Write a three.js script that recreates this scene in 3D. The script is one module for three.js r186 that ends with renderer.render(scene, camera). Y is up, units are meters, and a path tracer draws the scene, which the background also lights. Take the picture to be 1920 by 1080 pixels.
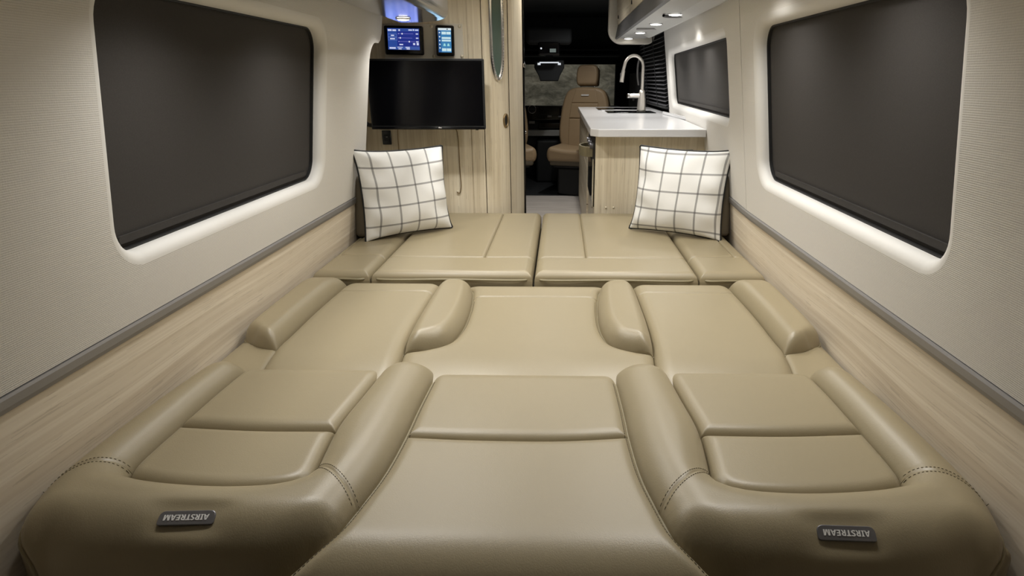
import * as THREE from 'three';
import { RoundedBoxGeometry } from 'three/addons/geometries/RoundedBoxGeometry.js';
import { mergeGeometries } from 'three/addons/utils/BufferGeometryUtils.js';
import { FontLoader } from 'three/addons/loaders/FontLoader.js';
import { RectAreaLightUniformsLib } from 'three/addons/lights/RectAreaLightUniformsLib.js';
import { TextGeometry } from 'three/addons/geometries/TextGeometry.js';

// ------------------------------------------------------------------ camera, sky, lights, exposure
const scene = new THREE.Scene();
const camera = new THREE.PerspectiveCamera(2 * Math.atan(540 / 1130) * 180 / Math.PI, 1920 / 1080, 0.02, 200);
camera.position.set(0, 1.17, 0);
camera.rotation.order = 'YXZ';
camera.rotation.set(-Math.atan(390 / 1130), Math.atan(21.85 / 1130), 0);
camera.setViewOffset(1920, 1080, -70, 0, 1920, 1080);
scene.add(camera);
scene.background = new THREE.Color().setRGB(0.27, 0.27, 0.27);          // overcast dusk outside
const renderer = new THREE.WebGLRenderer();
renderer.toneMapping = THREE.LinearToneMapping;
renderer.toneMappingExposure = 0.84;
renderer.shadowMap.enabled = true;
RectAreaLightUniformsLib.init();
const LAMP = {                                                          // candela, colour
  ceiling: 2.3, puck: 1.35, cab: 2.6, warm: new THREE.Color().setRGB(1.0, 0.972, 0.925),
};
const CEILING_SPOTS = [[-0.45, -1.75, 1], [0.27, -1.75, 1], [-0.45, -2.65, 1.42], [0.27, -2.65, 1.42], [-0.09, -3.9, 1], [-0.02, -4.9, 1]];

// ------------------------------------------------------------------ helpers
const used = new Map();
function numbered(n) { const k = used.get(n) || 0; used.set(n, k + 1); return k ? n + '_' + String(k).padStart(3, '0') : n; }
function shade(o) { o.castShadow = true; o.receiveShadow = true; return o; }
function mesh(name, geo, mat, parent) {
  const m = shade(new THREE.Mesh(geo, mat)); m.name = parent ? name : numbered(name); (parent || scene).add(m); return m;
}
function thing(name, label, category, pos = [0, 0, 0], group) {
  const g = new THREE.Group(); g.name = numbered(name); g.position.set(...pos); scene.add(g);
  g.userData = { label, category }; if (group) g.userData.group = group; return g;
}
function tag(o, label, category, group) { Object.assign(o.userData, { label, category }); if (group) o.userData.group = group; return o; }
function struct(name, geo, mat, label) { const m = mesh(name, geo, mat); m.userData.kind = 'structure'; if (label) m.userData.label = label; return m; }
function structGroup(name, label) { const g = new THREE.Group(); g.name = name; scene.add(g); g.userData = { kind: 'structure', label }; return g; }
const hash = (x, y, s) => { let h = Math.imul(x, 374761393) ^ Math.imul(y, 668265263) ^ Math.imul(s, 2246822519); h = Math.imul(h ^ (h >>> 13), 1274126177); return ((h ^ (h >>> 16)) >>> 0) / 4294967296; };
function vnoise(x, y, px, py, s) {                                       // tileable value noise
  const x0 = Math.floor(x), y0 = Math.floor(y), fx = x - x0, fy = y - y0, sx = fx * fx * (3 - 2 * fx), sy = fy * fy * (3 - 2 * fy);
  const m = (a, p) => ((a % p) + p) % p;
  const a = hash(m(x0, px), m(y0, py), s), b = hash(m(x0 + 1, px), m(y0, py), s), c = hash(m(x0, px), m(y0 + 1, py), s), d = hash(m(x0 + 1, px), m(y0 + 1, py), s);
  return (a + (b - a) * sx) * (1 - sy) + (c + (d - c) * sx) * sy;
}
function dataTex(w, h, fn, srgb, sizeU, sizeV) {
  const d = new Uint8Array(w * h * 4);
  for (let j = 0; j < h; j++) for (let i = 0; i < w; i++) { const c = fn(i / w, j / h), o = (j * w + i) * 4; for (let k = 0; k < 3; k++) d[o + k] = Math.max(0, Math.min(255, Math.round(c[k] * 255))); d[o + 3] = 255; }
  const t = new THREE.DataTexture(d, w, h); t.wrapS = t.wrapT = THREE.RepeatWrapping; t.magFilter = THREE.LinearFilter; t.minFilter = THREE.LinearMipmapLinearFilter; t.generateMipmaps = true;
  if (srgb) t.colorSpace = THREE.SRGBColorSpace;
  t.repeat.set(1 / sizeU, 1 / sizeV); t.needsUpdate = true; return t;
}
const lin = (r, g, b) => new THREE.Color().setRGB(r, g, b);
function woodTex(A, B, s) {                                              // grain along u, one metre across v
  return dataTex(1024, 1024, (u, v) => {
    const w = v + 0.012 * (vnoise(u * 5, v * 6, 5, 6, s) - 0.5) + 0.03 * (vnoise(u * 2, v * 3, 2, 3, s + 1) - 0.5);
    let t = 0.24 * vnoise(u * 2, w * 26, 2, 26, s + 2) + 0.30 * vnoise(u * 3, w * 90, 3, 90, s + 3) + 0.30 * vnoise(u * 6, w * 300, 6, 300, s + 4) + 0.16 * vnoise(u * 2, w * 8, 2, 8, s + 5);
    t = Math.max(0, Math.min(1, (t - 0.5) * 1.9 + 0.5));
    const pore = vnoise(u * 26, w * 420, 26, 420, s + 6) > 0.86 ? 0.06 : 0;
    return [0, 1, 2].map((k) => A[k] + (B[k] - A[k]) * t - pore);
  }, true, 2, 1);
}
const woodWall = woodTex([0.94, 0.90, 0.83], [0.84, 0.785, 0.70], 11), woodUp = woodTex([0.925, 0.885, 0.795], [0.81, 0.755, 0.65], 31);
const leatherBump = dataTex(512, 512, (u, v) => { const t = 0.5 * vnoise(u * 110, v * 110, 110, 110, 3) + 0.3 * vnoise(u * 220, v * 220, 220, 220, 4) + 0.2 * vnoise(u * 14, v * 14, 14, 14, 5); return [t, t, t]; }, false, 0.16, 0.16);
const fabricBump = dataTex(256, 256, (u, v) => { const t = 0.5 + 0.3 * Math.sin(v * Math.PI * 2 * 20) + 0.35 * (vnoise(u * 60, v * 20, 60, 20, 8) - 0.5); return [t, t, t]; }, false, 0.08, 0.08);
const fabricCol = dataTex(256, 256, (u, v) => { const t = 0.95 + 0.05 * (0.5 + 0.5 * Math.sin(v * Math.PI * 2 * 20)) * (0.6 + 0.4 * vnoise(u * 60, v * 20, 60, 20, 8)); return [t, t * 0.996, t * 0.99]; }, true, 0.08, 0.08);
const shadeCol = dataTex(256, 256, (u, v) => { const t = 0.9 + 0.1 * vnoise(u * 64, v * 64, 64, 64, 21); return [t, t, t]; }, true, 0.1, 0.1);
const floorCol = dataTex(512, 512, (u, v) => { const t = 0.45 * vnoise(u * 4, v * 30, 4, 30, 51) + 0.35 * vnoise(u * 9, v * 70, 9, 70, 52) + 0.2 * vnoise(u * 5, v * 6, 5, 6, 53); return [0.70 + 0.22 * t, 0.67 + 0.22 * t, 0.64 + 0.22 * t]; }, true, 0.9, 0.45);
const clothBump = dataTex(256, 256, (u, v) => { const t = 0.5 + 0.25 * Math.sin(u * Math.PI * 2 * 64) * Math.sin(v * Math.PI * 2 * 64) + 0.3 * (vnoise(u * 40, v * 40, 40, 40, 61) - 0.5); return [t, t, t]; }, false, 0.1, 0.1);

const M = {
  leather: new THREE.MeshPhysicalMaterial({ color: lin(0.290, 0.242, 0.150), roughness: 0.40, bumpMap: leatherBump, bumpScale: 0.00022, clearcoat: 0.35, clearcoatRoughness: 0.42 }),
  leatherCab: new THREE.MeshPhysicalMaterial({ color: lin(0.37, 0.265, 0.155), roughness: 0.42, bumpMap: leatherBump, bumpScale: 0.00022 }),
  satin: new THREE.MeshStandardMaterial({ color: lin(0.75, 0.74, 0.72), roughness: 0.45 }),
  leatherDark: new THREE.MeshPhysicalMaterial({ color: lin(0.12, 0.098, 0.066), roughness: 0.5, bumpMap: leatherBump, bumpScale: 0.00022 }),
  thread: new THREE.MeshStandardMaterial({ color: lin(0.15, 0.128, 0.08), roughness: 0.8 }),
  piping: new THREE.MeshPhysicalMaterial({ color: lin(0.25, 0.215, 0.13), roughness: 0.5 }),
  wall: new THREE.MeshStandardMaterial({ color: lin(0.76, 0.745, 0.71), map: fabricCol, roughness: 0.85, bumpMap: fabricBump, bumpScale: 0.0004 }),
  lip: new THREE.MeshStandardMaterial({ color: lin(0.74, 0.726, 0.692), roughness: 0.6 }),
  cream: new THREE.MeshStandardMaterial({ color: lin(0.68, 0.64, 0.55), roughness: 0.6 }),
  ceiling: new THREE.MeshStandardMaterial({ color: lin(0.62, 0.58, 0.5), roughness: 0.85 }),
  shade: new THREE.MeshStandardMaterial({ color: lin(0.040, 0.0357, 0.0325), map: shadeCol, roughness: 0.9 }),
  gasket: new THREE.MeshStandardMaterial({ color: lin(0.012, 0.012, 0.012), roughness: 0.6 }),
  woodWall: new THREE.MeshStandardMaterial({ map: woodWall, roughness: 0.5 }),
  woodUp: new THREE.MeshStandardMaterial({ map: woodUp, roughness: 0.45 }),
  alu: new THREE.MeshStandardMaterial({ color: lin(0.30, 0.29, 0.285), metalness: 0.35, roughness: 0.4 }),
  chrome: new THREE.MeshStandardMaterial({ color: lin(0.8, 0.8, 0.8), metalness: 1, roughness: 0.18 }),
  nickel: new THREE.MeshStandardMaterial({ color: lin(0.74, 0.70, 0.64), metalness: 0.75, roughness: 0.38 }),
  pewter: new THREE.MeshStandardMaterial({ color: lin(0.22, 0.22, 0.24), metalness: 0.8, roughness: 0.35 }),
  bronze: new THREE.MeshStandardMaterial({ color: lin(0.3, 0.22, 0.12), metalness: 0.8, roughness: 0.4 }),
  grey: new THREE.MeshPhysicalMaterial({ color: lin(0.30, 0.31, 0.33), metalness: 0.35, roughness: 0.22, clearcoat: 0.6, clearcoatRoughness: 0.12 }),
  greyMatt: new THREE.MeshStandardMaterial({ color: lin(0.42, 0.42, 0.40), roughness: 0.55 }),
  greyDark: new THREE.MeshStandardMaterial({ color: lin(0.09, 0.088, 0.088), roughness: 0.55 }),
  black: new THREE.MeshStandardMaterial({ color: lin(0.008, 0.009, 0.01), roughness: 0.6 }),
  blackGloss: new THREE.MeshPhysicalMaterial({ color: lin(0.004, 0.004, 0.005), roughness: 0.12 }),
  tvGlass: new THREE.MeshPhysicalMaterial({ color: lin(0.003, 0.003, 0.004), roughness: 0.16, specularIntensity: 0.6 }),
  dark: new THREE.MeshStandardMaterial({ color: lin(0.012, 0.014, 0.016), roughness: 0.8 }),
  stone: new THREE.MeshPhysicalMaterial({ color: lin(0.74, 0.74, 0.75), roughness: 0.16 }),
  floor: new THREE.MeshStandardMaterial({ map: floorCol, roughness: 0.5 }),
  greenGlass: new THREE.MeshPhysicalMaterial({ color: lin(0.10, 0.145, 0.125), roughness: 0.12 }),
  slat: new THREE.MeshStandardMaterial({ color: lin(0.10, 0.10, 0.108), roughness: 0.3 }),
  screw: new THREE.MeshStandardMaterial({ color: lin(0.72, 0.66, 0.52), metalness: 0.4, roughness: 0.35 }),
  body: new THREE.MeshStandardMaterial({ color: lin(0.2, 0.2, 0.2), roughness: 0.7 }),
};
M.cloth = null;                                                          // filled below, with the check

// uv in metres by the dominant normal; the grain axis runs along u
function metreUV(geo, grain = 'z') {
  const g = geo.index ? geo.toNonIndexed() : geo; const p = g.attributes.position, n = g.attributes.normal, uv = new Float32Array(p.count * 2), A = ['x', 'y', 'z'];
  for (let i = 0; i < p.count; i++) {
    const nn = [Math.abs(n.getX(i)), Math.abs(n.getY(i)), Math.abs(n.getZ(i))]; const d = nn.indexOf(Math.max(...nn));
    const rest = A.filter((_, k) => k !== d); let a = rest[0], b = rest[1]; if (b === grain) [a, b] = [b, a];
    const val = (c) => (c === 'x' ? p.getX(i) : c === 'y' ? p.getY(i) : p.getZ(i));
    uv[i * 2] = val(a); uv[i * 2 + 1] = val(b) + 0.37 * d;
  }
  g.setAttribute('uv', new THREE.BufferAttribute(uv, 2)); return g;
}
const box = (x0, x1, y0, y1, z0, z1, r = 0.004, grain = 'z') => {
  const w = Math.abs(x1 - x0), h = Math.abs(y1 - y0), d = Math.abs(z1 - z0);
  const g = new RoundedBoxGeometry(w, h, d, 2, Math.min(r, w / 2.2, h / 2.2, d / 2.2)); g.translate((x0 + x1) / 2, (y0 + y1) / 2, (z0 + z1) / 2); return metreUV(g, grain);
};
const strip = (g) => { const q = g.index ? g.toNonIndexed() : g; for (const k of Object.keys(q.attributes)) if (!['position', 'normal', 'uv'].includes(k)) q.deleteAttribute(k); return q; };
const merge = (list) => mergeGeometries(list.map(strip));
const tube = (pts, r, seg = 40, rad = 8, closed = false) => new THREE.TubeGeometry(new THREE.CatmullRomCurve3(pts.map((p) => new THREE.Vector3(...p)), closed, 'centripetal'), seg, r, rad, closed);
const cyl = (r0, r1, h, x, y, z, seg = 32) => { const g = new THREE.CylinderGeometry(r0, r1, h, seg); g.translate(x, y, z); return g; };
const lathe = (prof, seg = 40) => new THREE.LatheGeometry(prof.map(([a, b]) => new THREE.Vector2(a, b)), seg);

// ------------------------------------------------------------------ walls
const LEAN = 0.14;
const wallX = (s, y, off = 0) => (s > 0 ? 0.783 + off - LEAN * (y - 0.635) : -0.967 - off + LEAN * (y - 0.635));
const FLARE = (z) => (z < -2.52 ? 0.05 * (-2.52 - z) : 0);               // the galley side widens towards the front
function wallMap(geo, s, flare) {                                        // (u = -z, y, depth) -> wall
  const g = geo.index ? geo.toNonIndexed() : geo, p = g.attributes.position, uv = new Float32Array(p.count * 2);
  for (let i = 0; i < p.count; i++) { const u = p.getX(i), y = p.getY(i), w = p.getZ(i); uv[i * 2] = u; uv[i * 2 + 1] = y; p.setXYZ(i, wallX(s, y, w + (flare ? FLARE(-u) : 0)), y, -u); }
  if (s < 0) for (let i = 0; i < p.count; i += 3) { for (const a of [p, { array: uv, itemSize: 2 }]) { const n = a.itemSize; for (let k = 0; k < n; k++) { const A = (i + 1) * n + k, B = (i + 2) * n + k, t = a.array[A]; a.array[A] = a.array[B]; a.array[B] = t; } } }
  g.setAttribute('uv', new THREE.BufferAttribute(uv, 2)); g.computeVertexNormals(); return g;
}
function rrect(u0, u1, y0, y1, r, e = 0, n = 10) {                       // outline, rounded, grown by e
  const pts = [], R = r + e; u0 -= e; u1 += e; y0 -= e; y1 += e;
  for (const [cu, cy, a0] of [[u1 - R, y1 - R, 0], [u0 + R, y1 - R, 90], [u0 + R, y0 + R, 180], [u1 - R, y0 + R, 270]])
    for (let k = 0; k <= n; k++) { const a = (a0 + 90 * k / n) * Math.PI / 180; pts.push([cu + R * Math.cos(a), cy + R * Math.sin(a)]); }
  return pts;
}
const LIP = 0.032, DEEP = 0.047;
function lipGeo(win, s, flare) {
  const rings = []; for (let k = 0; k <= 8; k++) { const a = k / 8 * Math.PI / 2; rings.push([LIP * (1 - Math.sin(a)), LIP * (1 - Math.cos(a))]); } rings.push([0, DEEP]);
  const pos = [], idx = [], N = rrect(...win).length;
  rings.forEach(([e, w]) => { for (const [u, y] of rrect(...win, e)) pos.push(wallX(s, y, w + (flare ? FLARE(-u) : 0)), y, -u); });
  for (let r = 0; r < rings.length - 1; r++) for (let i = 0; i < N; i++) { const a = r * N + i, b = r * N + (i + 1) % N, c = a + N, d = b + N; if (s > 0) idx.push(a, b, c, b, d, c); else idx.push(a, c, b, b, c, d); }
  const g = new THREE.BufferGeometry(); g.setAttribute('position', new THREE.Float32BufferAttribute(pos, 3)); g.setIndex(idx); g.computeVertexNormals();
  return g;
}
function wallPanel(name, label, s, outline, wins, flare) {
  const sh = new THREE.Shape(outline.map(([u, y]) => new THREE.Vector2(u, y)));
  for (const w of wins) sh.holes.push(new THREE.Path(rrect(...w, LIP).reverse().map(([u, y]) => new THREE.Vector2(u, y))));
  return struct(name, wallMap(new THREE.ExtrudeGeometry(sh, { depth: 0.03, bevelEnabled: false }), s, flare), M.wall, label);
}
function windowUnit(n, label, s, win, flare) {
  const g = structGroup('window_' + n, label);
  mesh('window_frame', lipGeo(win, s, flare), M.lip, g);
  const plate = (e, w, d) => wallMap(new THREE.ExtrudeGeometry(new THREE.Shape(rrect(...win, e).map(([u, y]) => new THREE.Vector2(u, y))), { depth: d, bevelEnabled: false }), s, flare).translate(s * w, 0, 0);
  const ring = new THREE.Shape(rrect(...win, 0.012).map(([u, y]) => new THREE.Vector2(u, y))); ring.holes.push(new THREE.Path(rrect(...win, -0.005).reverse().map(([u, y]) => new THREE.Vector2(u, y))));
  mesh('gasket', wallMap(new THREE.ExtrudeGeometry(ring, { depth: 0.01, bevelEnabled: false }), s, flare).translate(s * (DEEP - 0.008), 0, 0), M.gasket, g);
  mesh('roller_shade', plate(0.012, DEEP + 0.003, 0.004), M.shade, g);
  const [u0, u1, y0] = win;                              // hem bar along the foot of the shade
  mesh('hem_bar', wallMap(new THREE.ExtrudeGeometry(new THREE.Shape(rrect(u0 + 0.05, u1 - 0.05, y0 + 0.016, y0 + 0.034, 0.007).map(([u, y]) => new THREE.Vector2(u, y))), { depth: 0.006, bevelEnabled: false }), s, flare).translate(s * (DEEP - 0.003), 0, 0), M.shade, g);
  return g;
}
const TOP = 1.93, BACK = 0.62;
const WL = [1.235, 2.375, 0.805, 1.348, 0.075], WR = [1.165, 2.33, 0.815, 1.348, 0.075], WK = [2.80, 4.86, 1.0, 1.352, 0.05];
// left: cut away in front of the galley bulkhead, with a rounded upper corner
const lc = []; for (let k = 0; k <= 10; k++) { const a = Math.PI / 2 * k / 10; lc.push([2.93 + 0.09 - 0.09 * Math.cos(a), 1.335 - 0.09 + 0.09 * Math.sin(a)]); }
wallPanel('wall_left', 'cream fabric covered side wall with the left dark shaded window', -1, [[-BACK, 0.653], [2.93, 0.653], ...lc, [3.06, 1.335], [3.09, 1.35], [3.105, 1.38], [3.105, TOP], [-BACK, TOP]], [WL]);
wallPanel('wall_right', 'cream fabric covered side wall with the right dark shaded window', 1, [[-BACK, 0.653], [2.517, 0.653], [2.517, TOP], [-BACK, TOP]], [WR]);
wallPanel('wall_galley', 'cream wall panel with the smaller window above the worktop', 1, [[2.523, 0.653], [5.10, 0.653], [5.02, TOP], [2.523, TOP]], [WK], true);
windowUnit(1, 'large window in the left wall with charcoal roller shade drawn down', -1, WL);
windowUnit(2, 'large window in the right wall with charcoal roller shade drawn down', 1, WR);
windowUnit(3, 'small window above the white worktop with grey roller shade down', 1, WK, true);
// lower wood panels and aluminium rails
const plank = (s, u0, u1, y0, y1, d, fl) => wallMap(new THREE.ExtrudeGeometry(new THREE.Shape([[u0, y0], [u1, y0], [u1, y1], [u0, y1]].map((q) => new THREE.Vector2(...q))), { depth: d, bevelEnabled: false }), s, fl);
struct('wall_panel_left', plank(-1, -BACK, 3.46, 0, 0.618, 0.03), M.woodWall, 'pale wood grain lower panel of the left wall');
struct('wall_panel_right', plank(1, -BACK, 2.52, 0, 0.618, 0.03), M.woodWall, 'pale wood grain lower panel of the right wall');
struct('wall_panel_galley', plank(1, 2.52, 5.1, 0, 0.618, 0.03, true), M.woodWall, 'pale wood lower panel beside the galley unit');
function rail(name, s, u0, u1, fl, label) {
  const sh = new THREE.Shape([[0.006, 0.6165], [-0.004, 0.6205], [-0.006, 0.630], [-0.006, 0.646], [-0.003, 0.651], [0.02, 0.651], [0.02, 0.6165]].map((q) => new THREE.Vector2(...q)));
  const g = new THREE.ExtrudeGeometry(sh, { depth: u1 - u0, steps: 24, bevelEnabled: false });
  const p = g.attributes.position; for (let i = 0; i < p.count; i++) { const w = p.getX(i), y = p.getY(i), u = u0 + p.getZ(i); p.setXYZ(i, wallX(s, y, w + (fl ? FLARE(-u) : 0)), y, -u); }
  g.computeVertexNormals(); return struct(name, g, M.alu, label);
}
rail('trim_1', -1, -BACK, 2.935, false, 'brushed aluminium rail along the left wall above the wood panel');
rail('trim_2', 1, -BACK, 3.46, true, 'brushed aluminium rail along the right wall above the wood panel');
// outer skin, floor, ceiling, ends
struct('wall_body_left', box(-1.24, -1.14, -0.1, 2.05, -8.6, 0.8, 0.01), M.body);
struct('wall_body_right', box(0.96, 1.06, -0.1, 2.05, -8.6, 0.8, 0.01), M.body);
struct('wall_recess', box(-1.14, -1.09, 0, TOP, -3.5, -2.9, 0.004), M.cream, 'cream recess wall behind the television');
struct('wall_rear', box(-1.2, 1.0, -0.05, TOP, 0.6, 0.72, 0.01), M.dark);
struct('floor', box(-1.2, 1.0, -0.06, 0, -6.42, 0.75, 0.002, 'x'), M.floor, 'pale greige wood look vinyl floor in the aisle');
struct('ceiling', box(-1.2, 1.0, TOP - 0.03, 2.05, -5.2, 0.75, 0.004), M.ceiling);

// ------------------------------------------------------------------ lamps
function downlight(name, label, x, y, z, r, cd, angle, group, cat = 'lamp') {
  const t = thing(name, label, cat, [x, y, z], group);
  mesh('bezel', lathe([[r * 0.94, -0.004], [r * 0.98, -0.006], [r * 1.12, -0.004], [r * 1.16, 0.0], [r * 0.94, 0.0]], 36), M.chrome, t);
  mesh('lens', lathe([[0.0001, -0.010], [r * 0.6, -0.009], [r * 0.9, -0.006], [r * 0.95, 0.0], [0.0001, 0.0]], 32), new THREE.MeshStandardMaterial({ color: lin(0.9, 0.9, 0.88), emissive: LAMP.warm, emissiveIntensity: 6, roughness: 0.5 }), t);
  const l = new THREE.SpotLight(LAMP.warm, cd, 0, angle, 0.7, 2); l.position.set(0, -0.02, 0); l.target.position.set(0, -1, 0); l.castShadow = true; l.shadow.radius = 2; l.shadow.bias = -0.0005; l.name = 'lamp_light';
  t.add(l, l.target); l.target.name = 'aim';
  return t;
}
CEILING_SPOTS.forEach(([x, z, k], i) => downlight('ceiling_downlight', ['round ceiling downlight above the near left seat', 'round ceiling downlight above the near right seat', 'round ceiling downlight above the left far cushions', 'round ceiling downlight above the right far cushions', 'round ceiling downlight above the galley aisle', 'round ceiling downlight above the aisle beside the sink'][i], x, TOP - 0.03, z, 0.04, LAMP.ceiling * k, 1.3, 'ceiling downlights'));

// ------------------------------------------------------------------ overhead lockers
{ // right
  const t = thing('overhead_locker', 'long overhead locker with wood doors and grey underside above the galley', 'cabinet', [0, 1.5, 0]);
  const y0 = 1.5, z1 = -5.5;
  const sec = (pts, za, zb) => { const sh = new THREE.Shape(pts.map((q) => new THREE.Vector2(...q))); const g = new THREE.ExtrudeGeometry(sh, { depth: Math.abs(zb - za), bevelEnabled: false }); g.translate(0, -y0, Math.min(za, zb)); return metreUV(g, 'z'); };
  mesh('underside', sec([[0.462, 1.5], [0.70, 1.5], [0.70, 1.53], [0.462, 1.53]], 0.58, z1), M.greyMatt, t);
  mesh('carcass', sec([[0.49, 1.53], [0.70, 1.53], [0.70, 1.9], [0.48, 1.9]], 0.58, z1), M.greyMatt, t);
  mesh('valance', sec([[0.447, 1.497], [0.463, 1.492], [0.482, 1.6], [0.466, 1.6]], 0.58, z1), M.greyDark, t);
  mesh('wall_strip', sec([[0.615, 1.5], [0.662, 1.474], [0.672, 1.474], [0.672, 1.5]], 0.58, -5.0), M.greyMatt, t);
  for (let k = 0; k < 6; k++) {
    const za = 0.5 - k * 1.0, zb = za - 0.985;
    const d = mesh('door', sec([[0.462, 1.602], [0.48, 1.602], [0.462, 1.895], [0.442, 1.895]], za, Math.max(zb, z1 + 0.03)), M.woodUp, t);
    const zh = Math.max(zb, z1 + 0.03) + 0.12; mesh('latch', box(0.452, 0.464, 1.64 - y0, 1.665 - y0, zh, zh + 0.012, 0.003), M.black, d);
  }
  // rounded cream end frame
  const o = [[0.40, 1.9], [0.398, 1.62]]; for (let k = 0; k <= 10; k++) { const a = Math.PI / 2 * k / 10; o.push([0.398 + 0.11 * (1 - Math.cos(a)), 1.575 - 0.11 * Math.sin(a)]); }
  for (let k = 0; k <= 6; k++) { const a = Math.PI / 2 * k / 6; o.push([0.72 + 0.05 * Math.sin(a), 1.465 + 0.05 * (1 - Math.cos(a))]); } o.push([0.77, 1.9]);
  const sh = new THREE.Shape(o.map((q) => new THREE.Vector2(...q)));
  const g = new THREE.ExtrudeGeometry(sh, { depth: 0.05, bevelEnabled: true, bevelThickness: 0.012, bevelSize: 0.01, bevelSegments: 3 }); g.translate(0, -y0, z1 - 0.05); mesh('end_frame', g, M.cream, t);
  const pk = ['puck light under the locker nearest the blind and end frame', 'second puck light from the locker end above the tap', 'puck light under the locker above the small window', 'puck light with dark visor under the locker above the worktop'];
  [[0.552, -5.42], [0.572, -4.78], [0.58, -4.06], [0.597, -3.48]].forEach(([x, z], i) => {
    const p = downlight('puck_light', pk[i], x, y0 - 0.001, z, 0.038, LAMP.puck, 1.2, 'puck lights under the right locker');
    if (i === 3) { const a = []; for (let k = 0; k <= 12; k++) { const q = Math.PI * k / 12; a.push([0.062 * Math.cos(q), -0.008, -0.062 * Math.sin(q)]); } mesh('visor', tube(a, 0.007, 30, 8), M.greyDark, p); }
  });
  mesh('grab_bar', box(0.50, 0.64, -0.012, -0.002, -4.42, -4.40, 0.003), M.alu, t);
  [-2.05, -1.40].forEach((z, i) => downlight('puck_light', ['puck light under the right locker over the far end of the large window', 'puck light under the right locker over the near end of the large window'][i], 0.515, y0 - 0.001, z, 0.032, LAMP.puck * 1.0, 1.2, 'puck lights under the right locker'));
}
{ // left
  const t = thing('overhead_locker', 'glossy grey overhead locker above the television and control screens', 'cabinet', [0, 1.438, 0]);
  const sh = new THREE.Shape(); const x0 = -0.83, x1 = -0.525, zf = -3.27, r = 0.26;               // plan: (x, -z)
  sh.moveTo(x0, -0.58); sh.lineTo(x1, -0.58); sh.lineTo(x1, -zf - r); sh.absarc(x1 - r, -zf - r, r, 0, Math.PI / 2, false); sh.lineTo(x0, -zf); sh.closePath();
  const g = new THREE.ExtrudeGeometry(sh, { depth: 0.13, bevelEnabled: true, bevelThickness: 0.035, bevelSize: 0.04, bevelSegments: 8, bevelOffset: -0.04, curveSegments: 16 }); g.rotateX(-Math.PI / 2); g.translate(0, 0.035, 0); mesh('underside', g, M.grey, t);
  const sh2 = new THREE.Shape(); sh2.moveTo(-0.78, -0.58); sh2.lineTo(x1, -0.58); sh2.lineTo(x1, -zf - r); sh2.absarc(x1 - r, -zf - r, r, 0, Math.PI / 2, false); sh2.lineTo(-0.78, -zf); sh2.closePath();
  const s2 = new THREE.ExtrudeGeometry(sh2, { depth: 0.25, bevelEnabled: false, curveSegments: 16 }); s2.rotateX(-Math.PI / 2); s2.translate(-0.012, 0.19, 0.012); mesh('door', metreUV(s2, 'z'), M.woodUp, t);
  downlight('puck_light', 'puck light under the grey locker above the control screens', -0.728, 1.437, -3.0, 0.03, LAMP.puck * 0.6, 1.2, 'puck lights under the left locker');
  [-2.05, -1.40].forEach((z, i) => downlight('puck_light', ['puck light under the left locker over the far end of the large window', 'puck light under the left locker over the near end of the large window'][i], -0.66, 1.437, z, 0.03, LAMP.puck * 1.0, 1.2, 'puck lights under the left locker'));
}

// ------------------------------------------------------------------ sofa bed: leather panels over shared height fields
const X0 = -0.095;
const samp = (pts, n = 36) => { if (pts.length === 2) { const o = []; for (let i = 0; i <= n; i++) o.push([pts[0][0] + (pts[1][0] - pts[0][0]) * i / n, pts[0][1] + (pts[1][1] - pts[0][1]) * i / n]); return o; } return new THREE.CatmullRomCurve3(pts.map(([x, z]) => new THREE.Vector3(x, 0, z)), false, 'centripetal').getSpacedPoints(n).map((v) => [v.x, v.z]); };
const dist = (x, z, P) => { let m = 1e9; for (let i = 0; i + 1 < P.length; i++) { const ax = P[i][0], az = P[i][1], bx = P[i + 1][0] - ax, bz = P[i + 1][1] - az; let t = ((x - ax) * bx + (z - az) * bz) / (bx * bx + bz * bz + 1e-12); t = t < 0 ? 0 : t > 1 ? 1 : t; const dx = x - ax - bx * t, dz = z - az - bz * t; const d = dx * dx + dz * dz; if (d < m) m = d; } return Math.sqrt(m); };
const prof = (t) => { t = t < 0 ? 0 : t > 1 ? 1 : t; return Math.sqrt(Math.max(0, 1 - (1 - t) * (1 - t))); };
const at = (P, t) => { const f = t * (P.length - 1), i = Math.min(P.length - 2, Math.floor(f)), k = f - i; return [P[i][0] + (P[i + 1][0] - P[i][0]) * k, P[i][1] + (P[i + 1][1] - P[i][1]) * k]; };
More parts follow.
